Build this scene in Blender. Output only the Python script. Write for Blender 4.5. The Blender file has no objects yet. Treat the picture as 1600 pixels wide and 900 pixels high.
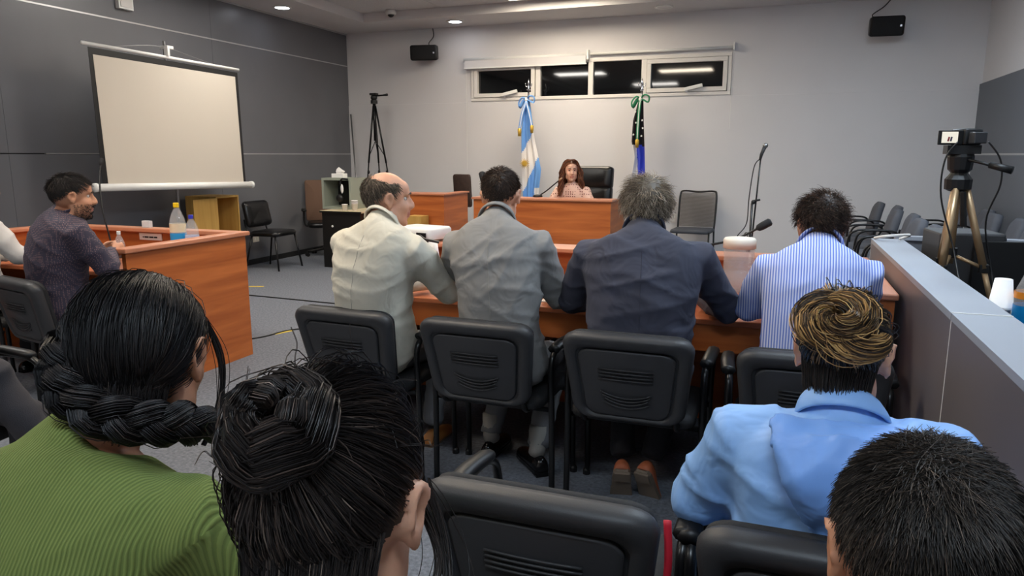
import bpy, math, random
import numpy as np
from mathutils import Vector, Matrix, Euler

# ------------------------------------------------------------------ camera, world, exposure
R = math.radians
scene = bpy.context.scene
col = scene.collection
cd = bpy.data.cameras.new('camera'); cam = bpy.data.objects.new('camera', cd); col.objects.link(cam)
cd.sensor_width = 36.0; cd.lens = 36.0 * 1124.0 / 1600.0; cd.clip_start = 0.02
cam.location = (0, 0, 1.42)
cam.rotation_euler = (R(90 - 10.5), 0, R(20.2))
scene.camera = cam
w = bpy.data.worlds.new('world'); scene.world = w; w.use_nodes = True
w.node_tree.nodes['Background'].inputs[0].default_value = (0.02, 0.025, 0.035, 1)
w.node_tree.nodes['Background'].inputs[1].default_value = 0.3
vs = scene.view_settings
vs.view_transform = 'Standard'; vs.look = 'None'; vs.gamma = 1.0; vs.use_curve_mapping = False
vs.exposure = 0.38
WARM = (1.0, 0.86, 0.68); NEUT = (1.0, 0.95, 0.88); COOL = (0.72, 0.86, 1.0)
PANEL_POWER = 22.0       # emission of the ceiling light panels
# (x, y, colour, factor) of the ceiling light panels (built with the ceiling below)
PANELS = [(-2.75, 8.72, WARM, 1.0), (-4.7, 6.3, NEUT, 0.85), (-2.3, 5.6, WARM, 1.0), (0.7, 6.4, COOL, 1.15),
          (-4.7, 2.6, NEUT, 0.8), (-2.2, 2.5, WARM, 0.9), (0.7, 3.0, COOL, 1.1), (-3.4, -0.6, NEUT, 0.8), (0.2, -0.6, COOL, 0.9)]
random.seed(7); rng = np.random.default_rng(11)

# ------------------------------------------------------------------ helpers
def link(o, parent=None):
    col.objects.link(o)
    if parent is not None: o.parent = parent
    return o
def thing(name, label, cat, loc=(0, 0, 0), rz=0.0, group=None):
    o = bpy.data.objects.new(name, None); o.empty_display_size = 0.1
    link(o); o.location = loc; o.rotation_euler = (0, 0, rz)
    return tag(o, label, cat, group)
def tag(o, label, cat, group=None):
    o['label'] = label; o['category'] = cat
    if group: o['group'] = group
    return o
def struct(o):
    o['kind'] = 'structure'; return o
def copy_tree(o, parent=None):
    c = o.copy(); col.objects.link(c); c.parent = parent
    for ch in list(o.children): copy_tree(ch, c)
    return c

class MB:
    """collects shapes, builds one mesh object"""
    def __init__(s): s.v = []; s.f = []; s.m = []; s.mi = 0
    def add(s, vs_, fs_):
        b = len(s.v); s.v += [tuple(p) for p in vs_]
        for f in fs_: s.f.append(tuple(i + b for i in f)); s.m.append(s.mi)
        return s
    def box(s, x0, x1, y0, y1, z0, z1):
        return s.add([(x0,y0,z0),(x1,y0,z0),(x1,y1,z0),(x0,y1,z0),(x0,y0,z1),(x1,y0,z1),(x1,y1,z1),(x0,y1,z1)],
                     [(0,3,2,1),(4,5,6,7),(0,1,5,4),(1,2,6,5),(2,3,7,6),(3,0,4,7)])
    def obox(s, c, size, M=None):
        M = M or Matrix.Identity(3); h = Vector(size) / 2; c = Vector(c)
        P = [c + M @ Vector((a*h.x, b*h.y, d*h.z)) for d in (-1,1) for a, b in ((-1,-1),(1,-1),(1,1),(-1,1))]
        return s.add(P, [(0,3,2,1),(4,5,6,7),(0,1,5,4),(1,2,6,5),(2,3,7,6),(3,0,4,7)])
    def tube(s, pts, rad, n=8, caps=True, sx=1.0, upv=None):
        pts = [Vector(p) for p in pts]; k = len(pts)
        if not hasattr(rad, '__len__'): rad = [rad] * k
        prev = None; V = []; F = []
        for i in range(k):
            t = (pts[min(i+1,k-1)] - pts[max(i-1,0)]).normalized()
            if prev is None:
                a = Vector(upv) if upv else (Vector((0,0,1)) if abs(t.z) < .9 else Vector((1,0,0)))
                u = t.cross(a).normalized()
            else: u = (prev - t * prev.dot(t)).normalized()
            prev = u; v = t.cross(u)
            for j in range(n):
                a = 2*math.pi*j/n
                V.append(pts[i] + (u*math.cos(a)*sx + v*math.sin(a))*rad[i])
        for i in range(k-1):
            for j in range(n):
                j2 = (j+1) % n; F.append((i*n+j, i*n+j2, (i+1)*n+j2, (i+1)*n+j))
        if caps: F.append(tuple(range(n-1,-1,-1))); F.append(tuple((k-1)*n+j for j in range(n)))
        return s.add(V, F)
    def cyl(s, p0, p1, r0, r1=None, n=16): return s.tube([p0, p1], [r0, r0 if r1 is None else r1], n)
    def lathe(s, prof, c=(0,0,0), n=20, M=None, caps=True):
        V = []; F = []; k = len(prof); c = Vector(c)
        for r, z in prof:
            for j in range(n):
                a = 2*math.pi*j/n; p = Vector((r*math.cos(a), r*math.sin(a), z)); V.append(c + (M @ p if M else p))
        for i in range(k-1):
            for j in range(n):
                j2 = (j+1) % n; F.append((i*n+j, i*n+j2, (i+1)*n+j2, (i+1)*n+j))
        if caps: F.append(tuple(range(n-1,-1,-1))); F.append(tuple((k-1)*n+j for j in range(n)))
        return s.add(V, F)
    def ell(s, c, r, M=None, nu=16, nv=10):
        c = Vector(c); V = []; F = []
        for i in range(1, nv):
            th = math.pi*i/nv
            for j in range(nu):
                a = 2*math.pi*j/nu
                p = Vector((r[0]*math.sin(th)*math.cos(a), r[1]*math.sin(th)*math.sin(a), r[2]*math.cos(th)))
                V.append(c + (M @ p if M else p))
        for q in (1, -1):
            p = Vector((0,0,q*r[2])); V.append(c + (M @ p if M else p))
        T = len(V)-2; B = len(V)-1
        for i in range(nv-2):
            for j in range(nu):
                j2 = (j+1) % nu; F.append((i*nu+j, (i+1)*nu+j, (i+1)*nu+j2, i*nu+j2))
        for j in range(nu):
            j2 = (j+1) % nu; F.append((T, j, j2)); F.append((B, (nv-2)*nu+j2, (nv-2)*nu+j))
        return s.add(V, F)
    def loft(s, rings, caps=True):
        n = len(rings[0]); V = [p for r in rings for p in r]; F = []
        for i in range(len(rings)-1):
            for j in range(n):
                j2 = (j+1) % n; F.append((i*n+j, i*n+j2, (i+1)*n+j2, (i+1)*n+j))
        if caps: F.append(tuple(range(n-1,-1,-1))); F.append(tuple((len(rings)-1)*n+j for j in range(n)))
        return s.add(V, F)
    def sheet(s, fn, nu, nv, th=0.0):
        """grid fn(u,v)->point; a thickness makes it a slab"""
        V = []; F = []
        for i in range(nv+1):
            for j in range(nu+1): V.append(Vector(fn(j/nu, i/nv)))
        for i in range(nv):
            for j in range(nu):
                a = i*(nu+1)+j; F.append((a, a+1, a+nu+2, a+nu+1))
        return s.add(V, F)
    def mesh(s, name):
        me = bpy.data.meshes.new(name); me.from_pydata([tuple(p) for p in s.v], [], s.f)
        me.polygons.foreach_set('material_index', s.m); me.update(); return me
    def build(s, name, mats, parent=None, smooth=False, bevel=0.0, solid=0.0, sub=0):
        me = s.mesh(name); o = bpy.data.objects.new(name, me)
        for m in (mats if isinstance(mats, (list, tuple)) else [mats]): me.materials.append(m)
        link(o, parent)
        if smooth: me.polygons.foreach_set('use_smooth', [True]*len(me.polygons))
        if solid: md = o.modifiers.new('solid', 'SOLIDIFY'); md.thickness = solid; md.offset = 0
        if bevel:
            md = o.modifiers.new('bevel', 'BEVEL'); md.width = bevel; md.segments = 2; md.limit_method = 'ANGLE'
        if sub: md = o.modifiers.new('sub', 'SUBSURF'); md.levels = sub; md.render_levels = sub
        return o
def smoothpath(pts, n=6):
    """Catmull-Rom through pts"""
    P = [Vector(p) for p in pts]; out = []
    for i in range(len(P)-1):
        a = P[max(i-1,0)]; b = P[i]; c = P[i+1]; d = P[min(i+2,len(P)-1)]
        for k in range(n):
            t = k/n
            out.append(0.5*((2*b)+(c-a)*t+(2*a-5*b+4*c-d)*t*t+(3*b-a-3*c+d)*t**3))
    out.append(P[-1]); return out
def rrect(hw, hh, r, n=5):
    """rounded rectangle outline, CCW"""
    out = []
    for cx, cy, a0 in ((hw-r, hh-r, 0), (-hw+r, hh-r, 90), (-hw+r, -hh+r, 180), (hw-r, -hh+r, 270)):
        for k in range(n+1):
            a = R(a0+90*k/n); out.append((cx+r*math.cos(a), cy+r*math.sin(a)))
    return out

# ------------------------------------------------------------------ materials
def s2l(c):
    return tuple((x/12.92 if x <= .04045 else ((x+.055)/1.055)**2.4) for x in [q/255 for q in c])
def mat(name, rgb, rough=.6, metal=0.0, spec=.5, noise=None, bump=None, vary=.12, trans=0.0, ior=1.45, emit=None, coat=0.0, sheen=0.0, alpha=1.0):
    """rgb in 0-255 sRGB; noise=scale of a slight colour mottle; bump=(scale,strength)"""
    m = bpy.data.materials.new(name); m.use_nodes = True; nt = m.node_tree; b = nt.nodes['Principled BSDF']
    c = s2l(rgb)
    b.inputs['Base Color'].default_value = (*c, 1); b.inputs['Roughness'].default_value = rough
    b.inputs['Metallic'].default_value = metal; b.inputs['Specular IOR Level'].default_value = spec
    b.inputs['Transmission Weight'].default_value = trans; b.inputs['IOR'].default_value = ior
    b.inputs['Coat Weight'].default_value = coat; b.inputs['Sheen Weight'].default_value = sheen; b.inputs['Alpha'].default_value = alpha
    if emit: b.inputs['Emission Color'].default_value = (*emit[0], 1); b.inputs['Emission Strength'].default_value = emit[1]
    tc = nt.nodes.new('ShaderNodeTexCoord')
    if noise:
        n = nt.nodes.new('ShaderNodeTexNoise'); n.inputs['Scale'].default_value = noise; n.inputs['Detail'].default_value = 4
        nt.links.new(tc.outputs['Object'], n.inputs['Vector'])
        r = nt.nodes.new('ShaderNodeValToRGB'); nt.links.new(n.outputs['Fac'], r.inputs[0])
        r.color_ramp.elements[0].position = .3; r.color_ramp.elements[1].position = .7
        r.color_ramp.elements[0].color = (*[x*(1-vary) for x in c], 1); r.color_ramp.elements[1].color = (*[min(1, x*(1+vary)) for x in c], 1)
        nt.links.new(r.outputs[0], b.inputs['Base Color'])
    if bump:
        n = nt.nodes.new('ShaderNodeTexNoise'); n.inputs['Scale'].default_value = bump[0]; n.inputs['Detail'].default_value = 3 if len(bump) < 3 else 2; n.inputs['Distortion'].default_value = 0 if len(bump) < 3 else .8
        nt.links.new(tc.outputs['Object'], n.inputs['Vector'])
        bp = nt.nodes.new('ShaderNodeBump'); bp.inputs['Strength'].default_value = bump[1]; bp.inputs['Distance'].default_value = .004 if len(bump) < 3 else bump[2]
        nt.links.new(n.outputs['Fac'], bp.inputs['Height']); nt.links.new(bp.outputs[0], b.inputs['Normal'])
    return m
def wood(name, dark, light, axis=0, rough=.42, scale=1.0):
    """streaky veneer, grain along axis"""
    m = mat(name, light, rough); nt = m.node_tree; b = nt.nodes['Principled BSDF']
    tc = nt.nodes.new('ShaderNodeTexCoord'); mp = nt.nodes.new('ShaderNodeMapping')
    sc = [9*scale]*3; sc[axis] = .7*scale; mp.inputs['Scale'].default_value = sc
    nt.links.new(tc.outputs['Object'], mp.inputs['Vector'])
    n = nt.nodes.new('ShaderNodeTexNoise'); n.inputs['Scale'].default_value = 1.6; n.inputs['Detail'].default_value = 7; n.inputs['Distortion'].default_value = .6
    nt.links.new(mp.outputs[0], n.inputs['Vector'])
    r = nt.nodes.new('ShaderNodeValToRGB'); nt.links.new(n.outputs['Fac'], r.inputs[0])
    r.color_ramp.elements[0].position = .32; r.color_ramp.elements[1].position = .68
    r.color_ramp.elements[0].color = (*s2l(dark), 1); r.color_ramp.elements[1].color = (*s2l(light), 1)
    nt.links.new(r.outputs[0], b.inputs['Base Color'])
    return m
def stripes(name, c1, c2, scale, axis='X', rough=.75, duty=.5, bumpst=0.0):
    m = mat(name, c1, rough); nt = m.node_tree; b = nt.nodes['Principled BSDF']
    tc = nt.nodes.new('ShaderNodeTexCoord'); wv = nt.nodes.new('ShaderNodeTexWave'); wv.bands_direction = axis
    wv.inputs['Scale'].default_value = scale; wv.inputs['Distortion'].default_value = .6; wv.inputs['Detail Scale'].default_value = .6
    nt.links.new(tc.outputs['Object'], wv.inputs['Vector'])
    r = nt.nodes.new('ShaderNodeValToRGB'); nt.links.new(wv.outputs['Fac'], r.inputs[0])
    r.color_ramp.elements[0].position = duty-.12; r.color_ramp.elements[1].position = duty+.12
    r.color_ramp.elements[0].color = (*s2l(c1), 1); r.color_ramp.elements[1].color = (*s2l(c2), 1)
    nt.links.new(r.outputs[0], b.inputs['Base Color'])
    if bumpst:
        bp = nt.nodes.new('ShaderNodeBump'); bp.inputs['Strength'].default_value = bumpst; bp.inputs['Distance'].default_value = .003
        nt.links.new(wv.outputs['Fac'], bp.inputs['Height']); nt.links.new(bp.outputs[0], b.inputs['Normal'])
    return m
def dots(name, base, dot, scale, size=.25, rough=.75):
    m = mat(name, base, rough); nt = m.node_tree; b = nt.nodes['Principled BSDF']
    tc = nt.nodes.new('ShaderNodeTexCoord'); v = nt.nodes.new('ShaderNodeTexVoronoi'); v.inputs['Scale'].default_value = scale
    v.inputs['Randomness'].default_value = .25
    nt.links.new(tc.outputs['Object'], v.inputs['Vector'])
    r = nt.nodes.new('ShaderNodeValToRGB'); nt.links.new(v.outputs['Distance'], r.inputs[0])
    r.color_ramp.elements[0].position = size; r.color_ramp.elements[1].position = size+.06
    r.color_ramp.elements[0].color = (*s2l(dot), 1); r.color_ramp.elements[1].color = (*s2l(base), 1)
    nt.links.new(r.outputs[0], b.inputs['Base Color']); return m
def hairmat(name, rough=.42, spec=.5):
    m = mat(name, (20, 18, 18), rough, spec=spec); nt = m.node_tree
    a = nt.nodes.new('ShaderNodeAttribute'); a.attribute_name = 'col'
    nt.links.new(a.outputs['Color'], nt.nodes['Principled BSDF'].inputs['Base Color']); return m
M = {}
M['white_wall'] = mat('painted_white_wall', (214, 212, 212), .65, noise=1.2, vary=.02, bump=(60, .05))
M['grey_panel'] = mat('charcoal_laminate', (102, 103, 107), .34, noise=2.0, vary=.05, bump=(8, .04))
M['right_panel'] = mat('grey_laminate', (96, 100, 108), .5, noise=2, vary=.03)
M['alu'] = mat('aluminium_strip', (190, 190, 190), .4, .6)
M['dark_gap'] = mat('dark_joint', (22, 23, 24), .7)
M['ceiling'] = mat('ceiling_paint', (206, 204, 204), .8, noise=3, vary=.02)
M['tile'] = mat('ceiling_tile', (200, 200, 200), .9, noise=40, vary=.06, bump=(120, .2))
M['carpet'] = mat('grey_carpet', (112, 116, 124), .95, noise=60, vary=.28, bump=(260, .6), spec=.15)
M['wood_x'] = wood('cherry_veneer_x', (156, 80, 34), (194, 110, 54), 0)
M['wood_y'] = wood('cherry_veneer_y', (156, 80, 34), (194, 110, 54), 1)
M['wood_top'] = wood('cherry_worktop', (164, 94, 62), (190, 116, 80), 0, .3)
M['wood_rail'] = mat('cherry_edge', (190, 124, 92), .35, noise=6, vary=.08)
M['pine'] = wood('yellow_fibreboard', (176, 136, 66), (198, 158, 86), 2, .6)
M['black'] = mat('black_plastic', (18, 18, 19), .45)
M['black_soft'] = mat('black_fabric', (30, 30, 32), .8, bump=(150, .3))
M['black_metal'] = mat('black_steel', (16, 16, 17), .3)
M['shell'] = mat('dark_grey_plastic', (50, 50, 52), .48, bump=(300, .08))
M['leather'] = mat('black_leather', (16, 16, 17), .32, bump=(90, .15))
M['grey_uph'] = mat('grey_upholstery', (84, 86, 93), .85, bump=(150, .3))
M['white_pl'] = mat('white_plastic', (226, 226, 222), .4)
M['white_frame'] = mat('white_window_frame', (222, 218, 212), .45)
M['offwhite'] = mat('projection_canvas', (196, 187, 173), .85)
M['glass_dark'] = mat('night_glass', (8, 9, 10), .04, spec=.9)
M['chrome'] = mat('chrome', (200, 200, 205), .15, 1.0)
M['steel'] = mat('brushed_steel', (150, 150, 150), .35, .9)
M['part_side'] = mat('partition_laminate', (104, 98, 100), .38, noise=3, vary=.03)
M['part_top'] = mat('partition_top_laminate', (150, 156, 166), .4, noise=3, vary=.03)
M['bronze'] = mat('champagne_aluminium', (170, 142, 108), .35, .5)
M['clear'] = mat('clear_plastic', (238, 240, 242), .06, alpha=.22)
M['water'] = mat('water', (222, 232, 238), .03, alpha=.16)
M['paper'] = mat('paper', (236, 234, 230), .8)
M['foam'] = mat('white_foam_cup', (238, 236, 234), .6)
M['brown_mesh'] = mat('brown_mesh_fabric', (112, 86, 70), .85, bump=(300, .4))
M['outlet'] = mat('outlet_plastic', (215, 210, 205), .5)
def emis(name, colr, st):
    m = bpy.data.materials.new(name); m.use_nodes = True; nt = m.node_tree; nt.nodes.clear()
    o = nt.nodes.new('ShaderNodeOutputMaterial'); e = nt.nodes.new('ShaderNodeEmission')
    e.inputs[0].default_value = (*colr, 1); e.inputs[1].default_value = st; nt.links.new(e.outputs[0], o.inputs[0]); return m

# ------------------------------------------------------------------ the setting
LX, RX, BY, FY, CZ = -6.43, 2.15, 10.05, -2.6, 3.25      # left wall, right wall, back wall, wall behind the camera, soffit
struct(MB().box(LX-.3, RX+.3, FY-.3, BY+.3, -.12, 0).build('floor', M['carpet']))
bw = MB(); WX0, WX1, WZ0, WZ1 = -4.33, -.67, 2.19, 2.72
bw.box(LX-.3, RX+.3, BY, BY+.2, 0, WZ0).box(LX-.3, RX+.3, BY, BY+.2, WZ1, 3.7).box(LX-.3, WX0, BY, BY+.2, WZ0, WZ1).box(WX1, RX+.3, BY, BY+.2, WZ0, WZ1)
struct(bw.build('wall_back', M['white_wall']))
struct(MB().box(LX, RX, BY-.012, BY, 0, 2.175).build('trim_1', M['white_wall'], bevel=.003))        # board cladding on the lower back wall
wl = struct(MB().box(LX-.2, LX-.02, FY, BY, 0, 3.7).build('wall_left', M['dark_gap']))
ys = [FY, -.65, 1.95, 4.55, 7.15, BY]
for r_, (z0, z1) in enumerate(((.0, 1.425), (1.435, 2.765), (2.775, CZ))):
    for a, b_ in zip(ys[:-1], ys[1:]):
        MB().box(LX-.02, LX, a+.0015, b_-.0015, z0, z1).build('wall_panel', M['grey_panel'], wl)
for a, b_ in zip(ys[:-1], ys[1:]):
    MB().box(LX-.018, LX+.004, a, b_, 2.763, 2.777).build('joint_strip', M['alu'], wl)
MB().box(LX-.018, LX+.004, 4.9, BY, 1.424, 1.436).build('joint_strip', M['alu'], wl)
MB().box(LX-.02, LX+.012, FY, BY, CZ-.02, CZ).build('cornice_strip', M['alu'], wl)
wr = struct(MB().box(RX, RX+.2, FY, BY, 0, 3.7).build('wall_right', M['white_wall']))
for z0, z1 in ((0, 1.415), (1.435, 2.23)):
    for a, b_ in ((BY-2.6, BY), (BY-5.2, BY-2.6), (BY-7.8, BY-5.2), (BY-10.4, BY-7.8)):
        MB().box(RX-.025, RX, a+.001, b_-.001, z0, z1).build('wall_panel', M['right_panel'], wr)
MB().box(RX-.022, RX, FY, BY, 1.415, 1.435).build('joint_strip', M['alu'], wr)
struct(MB().box(LX-.2, RX+.2, FY-.2, FY, 0, 3.7).build('wall_front', M['white_wall']))
struct(MB().box(LX, LX+.012, FY, BY, 0, .07).build('baseboard_left', M['dark_gap']))
struct(MB().box(LX, RX, BY-.024, BY-.012, 0, .07).build('baseboard_back', M['white_wall']))
# ceiling: low soffit ring round the walls, raised grid of tiles inside
SX0, SX1, SY0, SY1, TZ = LX+.79, RX-.5, FY+.6, 9.27, 3.37
ce = struct(MB().box(LX-.2, RX+.2, FY-.2, BY+.2, 3.60, 3.72).build('ceiling', M['ceiling']))
sf = MB()
sf.box(LX, SX0, FY, BY, CZ, 3.6).box(SX1, RX, FY, BY, CZ, 3.6).box(SX0, SX1, SY1, BY, CZ, 3.6).box(SX0, SX1, FY, SY0, CZ, 3.6)
struct(sf.build('ceiling_soffit', M['ceiling']))
panel_cells = set()
nx, ny = 6, 9
tw, tl = (SX1-SX0)/nx, (SY1-SY0)/ny
tile_me = None
for i in range(nx):
    for j in range(ny):
        x0, y0 = SX0+i*tw, SY0+j*tl
        if tile_me is None:
            t0 = MB().box(.004, tw-.004, .004, tl-.004, 0, .02).build('ceiling_tile', M['tile'], ce); tile_me = t0.data
        else: t0 = link(bpy.data.objects.new('ceiling_tile', tile_me), ce)
        t0.location = (x0, y0, TZ)
MB().box(SX0, SX1, SY0, SY1, TZ+.012, TZ+.03).build('tile_grid', M['dark_gap'], ce)
for k, (x, y, c, fct) in enumerate(PANELS):
    wh = ['warm white', 'neutral white', 'cool white'][[WARM, NEUT, COOL].index(c)]
    t = thing('ceiling_light', '', 'ceiling light', (x, y, TZ), 0, 'flat light panels in the ceiling')
    t['label'] = 'flat %s light panel in the tiled ceiling, %s' % (wh, ['just in front of the judge bench', 'near the projection screen', 'over the open floor before the judge', 'over the armchairs on the right', 'over the left desk', 'over the balding man', 'over the camcorder tripod', 'over the back rows on the left', 'over the short-haired man'][k])
    MB().box(-.62, .62, -.32, -.30, -.03, 0).box(-.62, .62, .30, .32, -.03, 0).box(-.62, -.60, -.30, .30, -.03, 0).box(.60, .62, -.30, .30, -.03, 0).build('frame', M['white_pl'], t)
    MB().box(-.60, .60, -.30, .30, -.022, -.004).build('diffuser', emis('light_panel_%d' % k, c, PANEL_POWER*fct), t)
for k, (x, y, on, lb) in enumerate(((-6.02, 7.97, 14, 'lit round downlight in the soffit over the dark wall'), (-4.38, 9.61, 16, 'lit round downlight in the soffit over the wall speaker'), (-1.5, 9.6, 0, 'unlit round downlight in the soffit over the window'))):
    t = thing('downlight', lb, 'downlight', (x, y, CZ))
    MB().lathe([(.085, 0), (.115, 0), (.118, -.006), (.112, -.014), (.088, -.014), (.085, 0)], n=28, caps=False).build('trim_ring', M['white_pl'], t, True)
    MB().lathe([(.001, -.011), (.088, -.010), (.088, -.003), (.001, -.003)], n=24).build('lens', emis('downlight_on', (.86, .90, 1.0), on) if on else M['ceiling'], t)
# ------------------------------------------------------------------ window band in the back wall
wn = struct(thing('window_1', '', 'window', (0, BY, 0)))
del wn['label'], wn['category']
fr = MB()
def rectframe(mb, x0, x1, z0, z1, t, y0, y1):
    mb.box(x0, x1, y0, y1, z0, z0+t).box(x0, x1, y0, y1, z1-t, z1).box(x0, x0+t, y0, y1, z0+t, z1-t).box(x1-t, x1, y0, y1, z0+t, z1-t)
rectframe(fr, WX0, WX1, WZ0, WZ1, .045, -.02, .1)
for x in (-3.30, -2.535, -1.80): fr.box(x-.035, x+.035, -.02, .1, WZ0+.045, WZ1-.045)
fr.build('window_frame', M['white_frame'], wn, bevel=.004)
for x0, x1 in ((WX0+.045, -3.335), (-3.265, -2.57), (-2.50, -1.835), (-1.765, WX1-.045)):
    MB().box(x0, x1, .03, .04, WZ0+.045, WZ1-.045).build('pane', M['glass_dark'], wn)
for x0, x1 in ((WX0+.05, -3.345), (-1.76, WX1-.05)):
    s_ = MB(); rectframe(s_, x0, x1, WZ0+.05, WZ1-.05, .055, -.035, .03); s_ = s_.build('sash', M['white_frame'], wn, bevel=.004)
    xm = (x0+x1)/2+.1
    MB().obox((xm, -.07, WZ0+.10), (.24, .03, .045), Matrix.Rotation(R(-12), 3, 'Y')).box(xm-.1, xm-.07, -.06, -.03, WZ0+.04, WZ0+.08).build('latch', M['white_pl'], s_, bevel=.004)
MB().box(WX0-.1, WX1+.1, .17, .19, WZ0-.2, WZ1+.2).build('outer_board', M['dark_gap'], wn)
bl = thing('roller_blind', 'white roller blind rolled part way down over the two left panes', 'blind', (0, BY, 0))
MB().tube([(-4.42, -.06, 2.77), (-2.57, -.06, 2.77)], .028, 14).build('roller', M['white_pl'], bl, True)
MB().box(-4.40, -2.59, -.085, -.079, 2.655, 2.77).build('fabric', M['white_wall'], bl)
MB().box(-4.41, -2.58, -.092, -.072, 2.64, 2.66).build('bottom_bar', M['white_pl'], bl, bevel=.003)
MB().tube([(-4.39, -.05, 2.76), (-4.39, -.05, 1.2)], .003, 5).build('pull_cord', M['white_pl'], bl)
bl2 = thing('roller_blind', 'white roller blind wound right up over the two right panes', 'blind', (0, BY, 0))
MB().tube([(-2.54, -.05, 2.775), (-.66, -.05, 2.775)], .018, 14).build('roller', M['white_pl'], bl2, True)
MB().box(-2.58, -2.555, -.09, 0, 2.70, 2.83).build('bracket', M['white_pl'], bl2); MB().box(-.66, -.64, -.09, 0, 2.74, 2.83).build('bracket', M['white_pl'], bl2)
MB().tube([(-.65, -.05, 2.76), (-.66, -.05, 1.75)], .003, 5).build('pull_cord', M['white_pl'], bl2)

# ------------------------------------------------------------------ desks and tables
def panelbox(*a): return MB().box(*a)
# counsel table in front of the row of men
t = thing('counsel_table', 'long cherry wood table with raised front screen where the four men lean', 'table', (-.95, 3.5, 0))
TX0, TX1 = -1.10, 1.385          # local x extents (world -2.15 .. 0.435)
MB().box(TX0, TX1-.17, -.45, .40, .715, .74).build('worktop', M['wood_top'], t, bevel=.004)
MB().box(TX0, TX1-.17, -.44, -.415, .60, .715).build('edge_apron', M['wood_x'], t)
MB().box(TX0-.13, TX1, .37, .40, 0, .885).build('front_screen', M['wood_x'], t)
MB().box(TX0-.15, TX1+.01, .30, .50, .885, .91).build('screen_ledge', M['wood_rail'], t, bevel=.006)
MB().box(TX1-.17, TX1-.14, -.53, .37, 0, .885).build('end_panel', M['wood_y'], t)
MB().box(TX1-.14, TX1-.02, -.53, -.50, 0, .885).build('end_panel', M['wood_x'], t)
MB().box(TX1-.02, TX1, -.53, .37, 0, .885).build('end_panel', M['wood_y'], t)
MB().box(TX1-.19, TX1+.01, -.55, .37, .885, .91).build('end_ledge', M['wood_rail'], t, bevel=.006)
MB().box(TX0, TX0+.03, -.40, .37, 0, .715).build('end_panel', M['wood_y'], t)
# left L-shaped desk
t = thing('witness_desk', 'cherry wood desk with high end panel in front of the man in patterned shirt', 'desk', (-3.5, 3.08, 0))
MB().box(-.03, 0, 0, 1.0, 0, .86).build('end_panel', M['wood_y'], t)
MB().box(-1.75, -.03, .97, 1.0, 0, .86).build('front_panel', M['wood_x'], t)
MB().box(-1.78, -1.75, -.6, 1.0, 0, .859).build('end_panel', M['wood_y'], t)
MB().box(-.075, .02, -.02, 1.03, .86, .89).build('ledge', M['wood_rail'], t, bevel=.007)
MB().box(-1.80, -.075, .92, 1.03, .86, .89).build('ledge', M['wood_rail'], t, bevel=.007)
MB().box(-1.80, -1.70, -.62, .92, .86, .89).build('ledge', M['wood_rail'], t, bevel=.007)
MB().box(-1.75, -.03, .06, .97, .705, .73).build('worktop', M['wood_top'], t, bevel=.004)
# judge's bench
t = thing('judge_bench', 'wide cherry wood bench that the judge sits behind', 'bench', (-2.42, 7.45, 0))
MB().box(-.78, .78, 0, .03, .07, .93).build('front_panel', M['wood_x'], t)
for x in (-.78, .75): MB().box(x, x+.03, .03, .75, 0, .93).build('side_panel', M['wood_y'], t)
MB().box(-.80, .80, -.02, .24, .93, .955).build('bench_top', M['wood_rail'], t, bevel=.005)
MB().box(-.75, .75, .03, .62, .70, .725).build('worktop', M['wood_top'], t)
MB().box(-.76, .76, .02, .04, 0, .07).build('plinth', M['black'], t)
tag(MB().tube(smoothpath([(-2.95, 7.44, .955), (-2.94, 7.425, .9), (-2.95, 7.428, .6), (-2.93, 7.425, .3), (-2.94, 7.425, .03)]), .008, 6).build('cable', M['black']), 'black cable hanging down the front of the judge bench', 'cable')
# clerk's desk
t = thing('clerk_desk', 'boxy cherry wood desk beside the white wall, left of the judge', 'desk', (-3.83, 8.0, 0))
MB().box(-1.0, 0, 0, .03, 0, .93).build('front_panel', M['wood_x'], t)
MB().box(-.03, 0, .03, .72, 0, .93).build('side_panel', M['wood_y'], t)
MB().box(-1.0, -.97, .03, .72, 0, .93).build('side_panel', M['wood_y'], t)
MB().box(-1.02, .02, -.02, .30, .93, .952).build('desk_top', M['wood_rail'], t, bevel=.005)
MB().box(-.10, .02, .30, .74, .93, .952).build('side_ledge', M['wood_rail'], t, bevel=.005)
MB().box(-.97, -.03, .03, .7, .70, .725).build('worktop', M['wood_top'], t)
# grey partition on the right with its inner desk
t = thing('partition', 'low grey laminate partition running along the right side', 'partition', (.53, 0, 0))
for a, b_ in ((-.2, 2.19), (2.19, 4.06)):
    MB().box(-.07, -.05, a+.003, b_-.003, 0, .98).build('side_panel', M['part_side'], t)
    MB().box(.05, .07, a+.003, b_-.003, 0, .98).build('side_panel', M['part_side'], t)
    MB().box(-.072, .072, a+.002, b_-.002, .98, 1.0).build('cap_board', M['part_top'], t)
MB().box(-.0705, .0705, 2.187, 2.193, 0, 1.002).build('joint_strip', M['white_pl'], t)
MB().box(-.07, .07, 4.057, 4.075, 0, 1.0).build('end_panel', M['part_top'], t)
t = thing('partition', 'far grey partition with pale top edge below the row of chairs', 'partition', (1.35, 4.25, 0))
MB().box(-.75, .77, -.02, .02, 0, .98).build('panel', M['right_panel'], t)
MB().box(-.76, .78, -.03, .03, .98, 1.0).build('cap_board', M['part_top'], t)
t = thing('control_desk', 'dark desk behind the grey partition carrying the tripod and cups', 'desk', (1.0, 2.7, 0))
MB().box(-.385, .35, -1.3, 1.2, .72, .75).build('worktop', M['black_soft'], t, bevel=.004)
for y in (-1.25, 1.12): MB().box(-.37, .33, y, y+.03, 0, .72).build('leg_panel', M['black'], t)
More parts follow.
